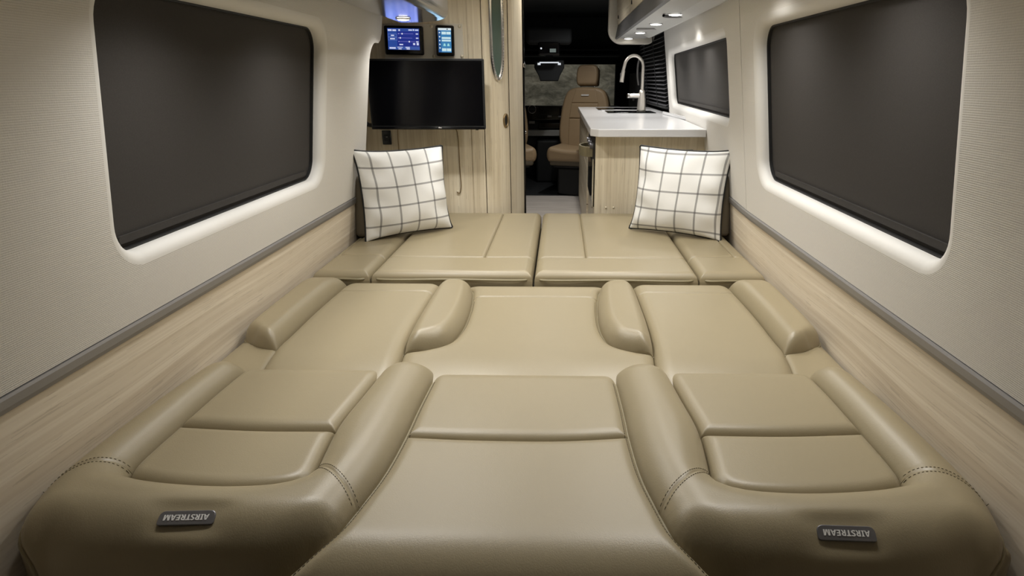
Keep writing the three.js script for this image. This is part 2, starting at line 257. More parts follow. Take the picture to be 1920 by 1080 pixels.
// Coons patch: top / bottom run left to right, left / right run top to bottom, in local (x, z)
function panel(E, H, { nu = 44, nv = 44, skirt = 0.03, map = (x, z) => [x, z] } = {}) {
  const { top, bottom, left, right } = E, pos = [], uv = [], idx = [];
  const ease = (t) => 0.5 * t + 0.5 * 0.5 * (1 - Math.cos(Math.PI * t));
  const W = nu + 1, grid = [];
  for (let j = 0; j <= nv; j++) for (let i = 0; i <= nu; i++) {
    const u = ease(ease(i / nu)), v = ease(ease(j / nv));
    const a = at(top, u), b = at(bottom, u), c = at(left, v), d = at(right, v), tl = top[0], tr = top[top.length - 1], bl = bottom[0], br = bottom[bottom.length - 1];
    const q = [0, 1].map((k) => (1 - v) * a[k] + v * b[k] + (1 - u) * c[k] + u * d[k] - ((1 - u) * (1 - v) * tl[k] + u * (1 - v) * tr[k] + (1 - u) * v * bl[k] + u * v * br[k]));
    grid.push(q); const [X, Z] = map(q[0], q[1]); pos.push(X, H(q[0], q[1]), Z); uv.push(X, Z);
  }
  const p00 = [pos[0], pos[2]], p10 = [pos[nu * 3], pos[nu * 3 + 2]], p01 = [pos[nv * W * 3], pos[nv * W * 3 + 2]];
  const flip = (p10[0] - p00[0]) * (p01[1] - p00[1]) - (p10[1] - p00[1]) * (p01[0] - p00[0]) < 0;
  const quad = (a, b, c, d) => (flip ? idx.push(a, b, c, b, d, c) : idx.push(a, c, b, b, c, d));
  for (let j = 0; j < nv; j++) for (let i = 0; i < nu; i++) quad(j * W + i, j * W + i + 1, (j + 1) * W + i, (j + 1) * W + i + 1);
  const ring = []; for (let i = 0; i < nu; i++) ring.push(i); for (let j = 0; j < nv; j++) ring.push(j * W + nu); for (let i = nu; i > 0; i--) ring.push(nv * W + i); for (let j = nv; j > 0; j--) ring.push(j * W);
  const s0 = pos.length / 3; for (const r of ring) { pos.push(pos[r * 3], pos[r * 3 + 1], pos[r * 3 + 2]); uv.push(uv[r * 2], uv[r * 2 + 1]); }
  const s1 = pos.length / 3; for (const r of ring) { pos.push(pos[r * 3], pos[r * 3 + 1] - skirt, pos[r * 3 + 2]); uv.push(uv[r * 2], uv[r * 2 + 1] + skirt); }
  for (let i = 0; i < ring.length; i++) { const k = (i + 1) % ring.length; quad(s0 + k, s0 + i, s1 + k, s1 + i); }
  const g = new THREE.BufferGeometry(); g.setAttribute('position', new THREE.Float32BufferAttribute(pos, 3)); g.setAttribute('uv', new THREE.Float32BufferAttribute(uv, 2)); g.setIndex(idx); g.computeVertexNormals(); return g;
}
// a piece of a polyline between two z values or indices
const cut = (P, a, b) => { const o = []; for (let i = 0; i <= 40; i++) o.push(at(P, a + (b - a) * i / 40)); return o; };
const rev = (P) => P.slice().reverse();
const join = (...L) => { const o = []; for (const l of L) for (const q of l) { const e = o[o.length - 1]; if (!e || Math.hypot(e[0] - q[0], e[1] - q[1]) > 1e-5) o.push(q); } return resample(o, 60); };
function resample(P, n) { const L = [0]; for (let i = 1; i < P.length; i++) L.push(L[i - 1] + Math.hypot(P[i][0] - P[i - 1][0], P[i][1] - P[i - 1][1])); const o = []; let k = 0; for (let i = 0; i <= n; i++) { const t = L[L.length - 1] * i / n; while (k < P.length - 2 && L[k + 1] < t) k++; const f = (t - L[k]) / Math.max(1e-9, L[k + 1] - L[k]); o.push([P[k][0] + (P[k + 1][0] - P[k][0]) * f, P[k][1] + (P[k + 1][1] - P[k][1]) * f]); } return o; }
const nearestT = (P, q) => { let m = 1e9, b = 0; P.forEach((p, i) => { const d = Math.hypot(p[0] - q[0], p[1] - q[1]); if (d < m) { m = d; b = i; } }); return b / (P.length - 1); };
// small thread stitches along a polyline lying on a height field
function stitches(P, H, map, { step = 0.0065, len = 0.0034, r = 0.0007, lift = 0.0006, off = 0 } = {}) {
  const parts = [], L = resample(P, Math.max(2, Math.round(P.reduce((s, q, i) => s + (i ? Math.hypot(q[0] - P[i - 1][0], q[1] - P[i - 1][1]) : 0), 0) / step)));
  for (let i = 0; i + 1 < L.length; i++) {
    const dx = L[i + 1][0] - L[i][0], dz = L[i + 1][1] - L[i][1], d = Math.hypot(dx, dz) || 1, nx = -dz / d * off, nz = dx / d * off;
    const a = [L[i][0] + nx, L[i][1] + nz], b = [a[0] + dx / d * len, a[1] + dz / d * len]; const A = map(...a), B = map(...b);
    const p = new THREE.Vector3(A[0], H(...a) + lift, A[1]), q = new THREE.Vector3(B[0], H(...b) + lift, B[1]);
    const g = new THREE.CylinderGeometry(r, r, p.distanceTo(q), 5); g.applyQuaternion(new THREE.Quaternion().setFromUnitVectors(new THREE.Vector3(0, 1, 0), q.clone().sub(p).normalize())); g.translate((p.x + q.x) / 2, (p.y + q.y) / 2, (p.z + q.z) / 2); parts.push(g);
  }
  return merge(parts);
}
const beadOn = (P, H, map, r, lift, seg = 90) => tube(P.map((q) => { const [X, Z] = map(...q); return [X, H(...q) + lift, Z]; }), r, seg, 7);

const font = await new FontLoader().loadAsync('fonts/droid/droid_sans_bold.typeface.json');
const sofa = thing('sofa_bed', 'tan leather power sofa folded flat into a wide bed', 'sofa');
mesh('base', box(-0.985, 0.80, 0.06, 0.355, -2.2, -0.93, 0.01), M.leatherDark, sofa);
mesh('side_shell', box(-0.992, -0.93, 0.06, 0.385, -2.2, -0.86, 0.02), M.leather, sofa);
mesh('side_shell', box(0.745, 0.806, 0.06, 0.385, -2.2, -0.86, 0.02), M.leather, sofa);

// ---- near row: the two reclined backrests and the centre one
const A = {
  insFar: samp([[0.385, -1.487], [0.765, -1.487]]),
  insIn: samp([[0.385, -1.487], [0.40, -1.32], [0.412, -1.184], [0.405, -1.07], [0.40, -1.02]]),
  insOut: samp([[0.765, -1.487], [0.775, -1.335], [0.778, -1.185], [0.78, -1.087], [0.778, -1.03], [0.768, -0.998]]),
  insNear: samp([[0.40, -1.02], [0.412, -0.993], [0.445, -0.976], [0.50, -0.968], [0.58, -0.967], [0.70, -0.980], [0.768, -0.998]]),
  outOut: samp([[0.875, -1.487], [0.893, -1.30], [0.902, -1.10], [0.899, -0.967], [0.88, -0.89], [0.855, -0.84], [0.80, -0.808]]),
  outIn: samp([[0.242, -1.487], [0.25, -1.285], [0.252, -1.17], [0.262, -1.03], [0.28, -0.935], [0.30, -0.86], [0.345, -0.805]]),
  near: samp([[0.345, -0.805], [0.45, -0.80], [0.70, -0.80], [0.80, -0.808]]),
};
const stO = [at(A.outOut, nearestT(A.outOut, [0.895, -0.957])), [0.86, -0.985], [0.815, -1.008], at(A.insOut, nearestT(A.insOut, [0.777, -1.018]))];
const stI = [at(A.insIn, nearestT(A.insIn, [0.40, -1.02])), [0.36, -0.992], [0.318, -0.958], at(A.outIn, nearestT(A.outIn, [0.285, -0.92]))];
const stitchO = samp(stO), stitchI = samp(stI);
const insEdge = join(A.insIn, A.insNear, rev(A.insOut));
const outEdge = join(A.outIn, A.near, rev(A.outOut));
const YA = 0.402;
const farRoll = (z, zf, r, drop) => -drop * (1 - prof((z - zf) / r));
let badgeAt = [0.562, -0.866];
const HA = (x, z) => {
  const di = dist(x, z, insEdge), dn = dist(x, z, A.near), dSide = Math.min(dist(x, z, A.outIn), dist(x, z, A.outOut));
  const bx = (x - badgeAt[0]) / 0.07, bz = (z - badgeAt[1]) / 0.026;
  const groove = 0.002 * (Math.exp(-((dist(x, z, stitchO) / 0.003) ** 2)) + Math.exp(-((dist(x, z, stitchI) / 0.003) ** 2)));
  return YA - 0.004 + 0.060 * prof(di / 0.066) * prof(dSide / 0.078) + farRoll(z, -1.487, 0.055, 0.035) - 0.14 * (1 - prof(dn / 0.10)) - groove - 0.009 * Math.exp(-(bx ** 4) - (bz ** 4));
};
const insMidZ = -1.181;
function backrest(s, label) {
  badgeAt = s < 0 ? [0.560, -0.860] : [0.588, -0.851];
  const map = (x, z) => [X0 + s * x, z], o = { map };
  const tI = nearestT(A.insIn, stitchI[0]), tO = nearestT(A.insOut, stitchO[stitchO.length - 1]), uI = nearestT(A.outIn, stitchI[stitchI.length - 1]), uO = nearestT(A.outOut, stitchO[0]);
  const mI = nearestT(A.insIn, [0.412, insMidZ]), mO = nearestT(A.insOut, [0.778, insMidZ]);
  const head = mesh('outboard_backrest', panel({ top: join(rev(stitchI), cut(A.insIn, tI, 1), A.insNear, rev(cut(A.insOut, tO, 1)), rev(stitchO)), bottom: A.near, left: join(cut(A.outIn, uI, 1)), right: join(cut(A.outOut, uO, 1)) }, HA, { ...o, nu: 110, nv: 56, skirt: 0.05 }), M.leather, sofa);
  head.userData.label = label;
  mesh('inner_bolster', panel({ top: samp([[0.242, -1.487], [0.385, -1.487]]), bottom: rev(stitchI), left: join(cut(A.outIn, 0, uI)), right: join(cut(A.insIn, 0, tI)) }, HA, { ...o, nu: 40, nv: 70 }), M.leather, head);
  mesh('outer_bolster', panel({ top: samp([[0.765, -1.487], [0.875, -1.487]]), bottom: rev(stitchO), left: join(cut(A.insOut, 0, tO)), right: join(cut(A.outOut, 0, uO)) }, HA, { ...o, nu: 40, nv: 70 }), M.leather, head);
  const mid = samp([at(A.insIn, mI), [0.59, insMidZ + 0.006], at(A.insOut, mO)]);
  mesh('insert_panel', panel({ top: A.insFar, bottom: mid, left: join(cut(A.insIn, 0, mI)), right: join(cut(A.insOut, 0, mO)) }, (x, z) => { const d = Math.min(dist(x, z, insEdge), dist(x, z, mid)); return YA - 0.001 + 0.030 * prof(d / 0.029) + farRoll(z, -1.487, 0.055, 0.035); }, o), M.leather, head);
  mesh('insert_panel', panel({ top: mid, bottom: A.insNear, left: join(cut(A.insIn, mI, 1)), right: join(cut(A.insOut, mO, 1)) }, (x, z) => { const d = Math.min(dist(x, z, insEdge), dist(x, z, mid)); return YA - 0.001 + 0.028 * prof(d / 0.029); }, o), M.leather, head);
  const st = [stitches(stitchO, HA, map, { off: 0.007 }), stitches(stitchO, HA, map, { off: -0.007 }), stitches(stitchI, HA, map, { off: 0.007 }), stitches(stitchI, HA, map, { off: -0.007 })];
  mesh('stitching', merge(st), M.thread, head).userData.kind = 'stuff';
  mesh('piping', beadOn(join(A.outIn, A.near, rev(A.outOut)), (x, z) => HA(x, z), map, 0.0042, 0.004, 200), M.piping, head);
  // badge, lettering upside down because the backrest lies flat
  const [bxw, bzw] = map(...badgeAt); const by = HA(badgeAt[0], badgeAt[1]) + 0.0008;
  const bs = new THREE.Shape(); const w = 0.048, h = 0.0115, c = 0.011; bs.moveTo(-w + c * s * 0 + 0.004, -h); bs.lineTo(w - 0.004, -h); bs.quadraticCurveTo(w, -h, w, -h + 0.004); bs.lineTo(w, h - c); bs.quadraticCurveTo(w, h, w - c, h); bs.lineTo(-w + c, h); bs.quadraticCurveTo(-w, h, -w, h - c); bs.lineTo(-w, -h + 0.004); bs.quadraticCurveTo(-w, -h, -w + 0.004, -h);
  const bg = new THREE.ExtrudeGeometry(bs, { depth: 0.003, bevelEnabled: true, bevelThickness: 0.0012, bevelSize: 0.0012, bevelSegments: 2 }); bg.rotateX(-Math.PI / 2);
  const slope = (HA(badgeAt[0], badgeAt[1] - 0.011) - HA(badgeAt[0], badgeAt[1] + 0.011)) / 0.022;
  const tilt = new THREE.Matrix4().makeRotationY(s > 0 ? -0.03 : 0.05).multiply(new THREE.Matrix4().makeRotationX(Math.atan(slope)));
  bg.applyMatrix4(tilt); bg.translate(bxw, by, bzw); mesh('badge', bg, M.pewter, head).userData.label = 'small dark metal badge';
  const tx = new TextGeometry('AIRSTREAM', { font, size: 0.0095, depth: 0.0012, curveSegments: 3, bevelEnabled: false }); tx.computeBoundingBox(); const tw = tx.boundingBox.max.x; tx.translate(-tw / 2, -0.0047, 0); tx.rotateZ(Math.PI); tx.scale(0.078 / tw, 1.05, 1); tx.rotateX(-Math.PI / 2); tx.translate(0, 0.0042, 0); tx.applyMatrix4(tilt); tx.translate(bxw, by, bzw);
  mesh('badge_lettering', tx, M.satin, head);
}
backrest(-1, 'left reclined backrest with raised bolsters around a flat insert');
backrest(1, 'right reclined backrest with raised bolsters around a flat insert');
{
  const L = A.outIn, mirror = (P) => P.map(([x, z]) => [-x, z]), map = (x, z) => [X0 + x, z];
  const ext = join(L, samp([[0.345, -0.805], [0.40, -0.765], [0.44, -0.745]]));
  const m = nearestT(ext, [0.252, -1.168]);
  const edges = [ext, mirror(ext)], nearL = samp([[-0.44, -0.745], [0, -0.74], [0.44, -0.745]]), mid = samp([[-0.252, -1.168], [-0.1, -1.160], [0.1, -1.160], [0.252, -1.176]]);
  const H = (x, z) => { const d = Math.min(dist(x, z, edges[0]), dist(x, z, edges[1]), dist(x, z, mid)); return YA - 0.005 + 0.023 * prof(d / 0.03) + farRoll(z, -1.487, 0.055, 0.033) - 0.13 * (1 - prof((-0.742 - z) / 0.13)); };
  const c = mesh('centre_backrest', panel({ top: mid, bottom: nearL, left: join(mirror(cut(ext, m, 1))), right: join(cut(ext, m, 1)) }, H, { map, nu: 70, nv: 60, skirt: 0.05 }), M.leather, sofa);
  mesh('upper_panel', panel({ top: samp([[-0.242, -1.487], [0.242, -1.487]]), bottom: mid, left: join(mirror(cut(ext, 0, m))), right: join(cut(ext, 0, m)) }, H, { map, nu: 60, nv: 50 }), M.leather, c);
  const st = []; for (const s of [-1, 1]) { const P = cut(ext, 0.08, 0.9).map(([x, z]) => [x * s, z]); st.push(stitches(P, H, map, { off: s * 0.009, step: 0.0075, len: 0.0045, r: 0.001 })); }
  mesh('stitching', merge(st), M.thread, c).userData.kind = 'stuff';
}

// ---- middle row: the seats
const KB = 0.974, YB = 0.402;
{
  const farZ = -2.302;
  const B = {
    bolOut: samp([[0.922, farZ], [0.922, -2.0], [0.918, -1.80], [0.91, -1.745], [0.872, -1.706]]),
    bolNear: samp([[0.77, -1.663], [0.83, -1.68], [0.872, -1.706]]),
    panOut: samp([[0.757, farZ], [0.77, -1.97], [0.769, -1.72], [0.77, -1.663], [0.73, -1.42]]),
    panIn: samp([[0.381, farZ], [0.385, -2.05], [0.385, -1.80], [0.377, -1.647], [0.355, -1.42]]),
    inner: samp([[0.30, farZ + 0.01], [0.252, -2.23], [0.237, -2.14], [0.226, -1.97], [0.231, -1.81], [0.257, -1.715], [0.31, -1.672], [0.377, -1.647]], 60),
  };
  const roll = (z) => farRoll(z, farZ, 0.09, 0.045) - 0.04 * (1 - prof((-1.44 - z) / 0.16));
  const tN = nearestT(B.panOut, [0.77, -1.663]), tI = nearestT(B.panIn, [0.377, -1.647]);
  for (const s of [-1, 1]) {
    const map = (x, z) => [(X0 + s * x) * KB, z * KB], o = { map };
    const panSeam = samp([at(B.panIn, nearestT(B.panIn, [0.383, -2.15])), at(B.panOut, nearestT(B.panOut, [0.762, -2.15]))]);
    const m0 = nearestT(B.panIn, panSeam[0]), m1 = nearestT(B.panOut, panSeam[panSeam.length - 1]);
    const Hp = (x, z) => { const d = Math.min(dist(x, z, B.panIn), dist(x, z, B.panOut)); const g = dist(x, z, panSeam); return YB - 0.002 + 0.032 * prof(d / 0.045) - 0.005 * Math.exp(-((g / 0.0045) ** 2)) + roll(z); };
    const seat = mesh('outboard_seat', panel({ top: panSeam, bottom: samp([[0.355, -1.42], [0.73, -1.42]]), left: join(cut(B.panIn, m0, 1)), right: join(cut(B.panOut, m1, 1)) }, Hp, { ...o, nv: 60 }), M.leather, sofa);
    seat.userData.label = s < 0 ? 'left seat cushion between two raised bolsters' : 'right seat cushion between two raised bolsters';
    mesh('front_panel', panel({ top: samp([[0.381, farZ], [0.757, farZ]]), bottom: panSeam, left: join(cut(B.panIn, 0, m0)), right: join(cut(B.panOut, 0, m1)) }, Hp, o), M.leather, seat);
    // outer bolster: tall, rounded, ends short of the shell
    const Ho = (x, z) => { return YB - 0.010 + 0.074 * prof(dist(x, z, B.panOut) / 0.05) * prof(dist(x, z, B.bolOut) / 0.05) * prof(dist(x, z, B.bolNear) / 0.036) + farRoll(z, farZ, 0.15, 0.06); };
    mesh('outer_bolster', panel({ top: samp([[0.757, farZ], [0.922, farZ]]), bottom: B.bolNear, left: join(cut(B.panOut, 0, tN)), right: B.bolOut }, Ho, { ...o, nu: 44, nv: 64 }), M.leather, seat);
    mesh('piping', beadOn(join(B.bolNear, rev(B.bolOut)), (x, z) => YB - 0.002 + roll(z), map, 0.004, 0.002, 120), M.piping, seat);
    // shell behind the bolster, running to the wall
    const shT = join(B.bolNear, samp([[0.872, -1.706], [0.922, -1.76]])), shR = samp([[0.922, -1.76], [0.925, -1.42]]);
    mesh('outer_shell', panel({ top: shT, bottom: samp([[0.73, -1.42], [0.925, -1.42]]), left: join(cut(B.panOut, tN, 1)), right: shR }, (x, z) => YB - 0.006 + 0.012 * prof(dist(x, z, join(cut(B.panOut, tN, 1))) / 0.02) - 0.03 * (1 - prof((0.93 - x) / 0.06)), o), M.leather, seat);
    // inner bolster
    const Hi = (x, z) => { return YB - 0.008 + 0.070 * prof(dist(x, z, B.inner) / 0.05) * prof(dist(x, z, B.panIn) / 0.046) + farRoll(z, farZ, 0.16, 0.065); };
    mesh('inner_bolster', panel({ top: samp([[0.30, farZ + 0.01], [0.381, farZ]]), bottom: samp([at(B.inner, 0.86), [0.32, -1.668], [0.377, -1.647]]), left: join(cut(B.inner, 0, 0.86)), right: join(cut(B.panIn, 0, tI)) }, Hi, { ...o, nu: 44, nv: 70 }), M.leather, seat);
    mesh('bolster_piping', beadOn(B.inner, (x, z) => YB - 0.004 + roll(z), map, 0.0042, 0.002, 120), M.piping, seat);
    const H0 = (x, z) => YB - 0.006 + 0.026 * prof(dist(x, z, B.inner) / 0.04) + roll(z);
    mesh('stitching', stitches(cut(B.inner, 0.3, 0.98), H0, map, { off: 0.009 }), M.thread, seat).userData.kind = 'stuff';
  }
  const map = (x, z) => [(X0 + x) * KB, z * KB], mir = (P) => P.map(([x, z]) => [-x, z]);
  const ms = nearestT(B.inner, [0.236, -2.125]), side = join(cut(B.inner, ms, 1), cut(B.panIn, tI, 1)), up = cut(B.inner, 0, ms);
  const seam = samp([[-at(B.inner, ms)[0], at(B.inner, ms)[1]], at(B.inner, ms)]);
  const H = (x, z) => { const d = Math.min(dist(x, z, B.inner), dist(x, z, mir(B.inner)), dist(x, z, side), dist(x, z, mir(side))), g = dist(x, z, seam); return YB - 0.006 + 0.026 * prof(d / 0.04) - 0.005 * Math.exp(-((g / 0.0045) ** 2)) + roll(z); };
  const c = mesh('centre_seat', panel({ top: seam, bottom: samp([[-0.355, -1.42], [0.355, -1.42]]), left: mir(side), right: side }, H, { map, nu: 70, nv: 80 }), M.leather, sofa);
  mesh('front_panel', panel({ top: samp([[-0.30, farZ + 0.01], [0.30, farZ + 0.01]]), bottom: seam, left: mir(up), right: up }, H, { map, nu: 60 }), M.leather, c);
}

// ---- far row: four loose cushions
function cushion(label, x0, x1, z0, z1, inX, inZ, innerSide) {        // z0 near edge, z1 far edge; the inner panel is bounded by inX and inZ
  const t = thing('bed_cushion', label, 'cushion', [(x0 + x1) / 2, 0.36, (z0 + z1) / 2], 'loose cushions of the far bed row'), cx = (x0 + x1) / 2, cz = (z0 + z1) / 2;
  const map = (x, z) => [x - cx, z - cz];
  const E = [[x0, z1], [x1, z1], [x1, z0], [x0, z0], [x0, z1]], Y = 0.418 - 0.36;
  const L1 = innerSide > 0 ? [[inX, inZ], [inX, z1]] : [[inX, inZ], [inX, z1]];
  const L2 = [[x0, inZ], [x1, inZ]];
  const H = (x, z) => { const d = dist(x, z, E), a = dist(x, z, L1), b = Math.abs(z - inZ); return Y + 0.037 * prof(d / 0.034) - 0.011 * (1 - prof(a / 0.016)) - 0.011 * (1 - prof(b / 0.016)); };
  const rect = (a, b, c, d) => ({ top: samp([[a, d], [b, d]]), bottom: samp([[a, c], [b, c]]), left: samp([[a, d], [a, c]]), right: samp([[b, d], [b, c]]) });
  mesh('front_panel', panel(rect(x0, x1, z0, inZ), H, { map, nu: 60, nv: 36, skirt: 0.042 }), M.leather, t);
  mesh('top_panel', panel(rect(innerSide > 0 ? x0 : inX, innerSide > 0 ? inX : x1, inZ, z1), H, { map, nu: 48, nv: 48, skirt: 0.042 }), M.leather, t);
  mesh('side_panel', panel(rect(innerSide > 0 ? inX : x0, innerSide > 0 ? x1 : inX, inZ, z1), H, { map, nu: 36, nv: 48, skirt: 0.042 }), M.leather, t);
  mesh('core', box(x0 - cx + 0.006, x1 - cx - 0.006, 0.002, Y + 0.002, z1 - cz + 0.006, z0 - cz - 0.006, 0.012), M.leather, t);
  mesh('piping', tube([[x0 - cx + 0.012, Y + 0.004, z0 - cz - 0.02], [x0 - cx + 0.03, Y + 0.006, z0 - cz + 0.003], [0, Y + 0.007, z0 - cz + 0.003], [x1 - cx - 0.03, Y + 0.006, z0 - cz + 0.003], [x1 - cx - 0.012, Y + 0.004, z0 - cz - 0.02]], 0.0045, 70, 7), M.piping, t);
}
cushion('narrow tan leather cushion by the left wall under the checked pillow', -0.984, -0.757, -2.256, -3.30, -0.955, -2.50, -1);
cushion('wide tan leather cushion in front of the television panel', -0.750, -0.111, -2.256, -3.40, -0.325, -2.475, 1);
cushion('wide tan leather cushion in front of the galley unit', -0.103, 0.541, -2.256, -3.40, 0.108, -2.475, -1);
cushion('narrow tan leather cushion by the right wall under the checked pillow', 0.548, 0.803, -2.256, -3.38, 0.745, -2.50, 1);
{ const t = thing('bed_platform', 'dark platform carrying the loose far cushions', 'platform', [-0.09, 0, -2.85]); mesh('deck', box(-0.89, 0.885, 0.30, 0.358, -0.57, 0.585, 0.006), M.leatherDark, t); mesh('front_panel', box(-0.88, 0.875, 0, 0.30, -0.5, 0.55, 0.006), M.dark, t); }
// side pads between the pillows and the walls
function sidePad(label, x, z, w, len, y0, h, lean) {
  const t = thing('side_pad', label, 'pad', [x, y0, z]); const g = new RoundedBoxGeometry(w, h, len, 5, 0.022); g.translate(0, h / 2, 0); const p = g.attributes.position; for (let i = 0; i < p.count; i++) p.setX(i, p.getX(i) + lean * p.getY(i)); g.computeVertexNormals(); mesh('pad', g, M.leatherDark, t);
  mesh('bracket', box(-0.012, 0.012, 0.0, 0.06, -len / 2 - 0.02, -len / 2 + 0.01, 0.004), M.black, t);
}
sidePad('dark brown upright pad between the left pillow and the wall', -0.955, -3.02, 0.06, 0.46, 0.455, 0.29, 0.06);
sidePad('dark brown upright pad between the right pillow and the wall', 0.785, -3.05, 0.06, 0.42, 0.455, 0.29, -0.06);

// ------------------------------------------------------------------ pillows
function checkTex() {                                                    // one cell of the woven window-pane check, dyed lines
  const N = 256, W = 0.052;
  const t = dataTex(N, N, (u, v) => { const a = Math.abs(u - 0.5), b = Math.abs(v - 0.5), e = (d) => Math.max(0, Math.min(1, (W - d) / 0.014)); let k = 0.40 * e(a); k = k + (1 - k) * 0.40 * e(b); const n = 1 + 0.05 * (hash((u * N) | 0, (v * N) | 0, 71) - 0.5); return [0.945 * n * (1 - k) + 0.20 * k, 0.945 * n * (1 - k) + 0.195 * k, 0.935 * n * (1 - k) + 0.20 * k]; }, true, 1, 1);
  return t;
}
M.cloth = new THREE.MeshStandardMaterial({ map: checkTex(), roughness: 0.9, bumpMap: clothBump, bumpScale: 0.0003 });
function pillow(label, pos, yaw, lean, spin, ears, sd, ou, ov) {
  const t = thing('pillow', label, 'pillow', pos, 'checked pillows'); t.rotation.order = 'YXZ'; t.rotation.set(-lean, yaw, spin);
  const N = 72, S = 0.220, D = 0.09;
  const edge = (u, v) => {                                              // outline: sides drawn in, corners pulled out
    let x = S * u * (1 - 0.055 * (1 - v * v)), y = S * 0.92 * v * (1 - 0.05 * (1 - u * u));
    for (const [a, b, k, kx, ky] of ears) { const q = Math.max(0, (a * u)) ** 5 * Math.max(0, (b * v)) ** 5 * k; x += kx * q; y += ky * q; } return [x, y];
  };
  const face = (sg) => {
    const pos = [], uv = [], idx = [];
    for (let j = 0; j <= N; j++) for (let i = 0; i <= N; i++) {
      const u = Math.sin((i / N - 0.5) * Math.PI), v = Math.sin((j / N - 0.5) * Math.PI); const [x, y] = edge(u, v);
      const f = Math.max(0, 1 - u * u) ** 0.46 * Math.max(0, 1 - v * v) ** 0.46;
      const pucker = 0.014 * Math.sin(9 * v + 2.2 * u + sd) * (u * u) ** 2 * (1 - u * u) * 3 + 0.011 * Math.sin(8 * u - 2 * v + sd * 2) * (v * v) ** 2 * (1 - v * v) * 3;
      const broad = 0.006 * (vnoise(u * 2 + 4, v * 2 + 4, 64, 64, 90 + sd) - 0.5);
      const sag = 1 + 0.16 * (-v);
      pos.push(x, y - 0.006 * f, sg * (D * f * sag + (pucker + broad * f) * Math.min(1, f * 3))); uv.push((0.5 + 0.5 * u - ou + 0.01 * Math.sin(v * 2 + sd)) / 0.215 + 0.5, (0.5 - 0.5 * v - ov + 0.008 * Math.sin(u * 2.3)) / 0.225 + 0.5);
    }
    for (let j = 0; j < N; j++) for (let i = 0; i < N; i++) { const a = j * (N + 1) + i, b = a + 1, c = a + N + 1, d = c + 1; sg > 0 ? idx.push(a, b, c, b, d, c) : idx.push(a, c, b, b, c, d); }
    const g = new THREE.BufferGeometry(); g.setAttribute('position', new THREE.Float32BufferAttribute(pos, 3)); g.setAttribute('uv', new THREE.Float32BufferAttribute(uv, 2)); g.setIndex(idx); g.computeVertexNormals(); return g;
  };
  mesh('cover', merge([face(1), face(-1)]), M.cloth, t);
  const ring = []; const n = 26; for (let k = 0; k < n; k++) ring.push([-1 + 2 * k / n, -1]); for (let k = 0; k < n; k++) ring.push([1, -1 + 2 * k / n]); for (let k = 0; k < n; k++) ring.push([1 - 2 * k / n, 1]); for (let k = 0; k < n; k++) ring.push([-1, 1 - 2 * k / n]);
  mesh('piping', tube(ring.map(([u, v]) => { const [x, y] = edge(u, v); return [x, y, 0]; }), 0.0054, 220, 8, true), M.black, t).userData.label = 'black piping';
  return t;
}
pillow('white checked pillow with black piping leaning below the television', [-0.750, 0.662, -2.875], 0.66, 0.10, 0.0, [[-1, 1, 1, -0.012, 0.008], [1, -1, 1, 0.012, -0.002], [-1, -1, 1, -0.002, -0.01]], 1, 0.13, 0.17);
pillow('white checked pillow with black piping leaning against the galley unit', [0.570, 0.662, -2.90], -0.46, 0.12, -0.02, [[1, 1, 1, 0.016, 0.010], [-1, -1, 1, -0.014, -0.002], [1, -1, 1, 0.004, -0.008]], 4, 0.10, 0.26);

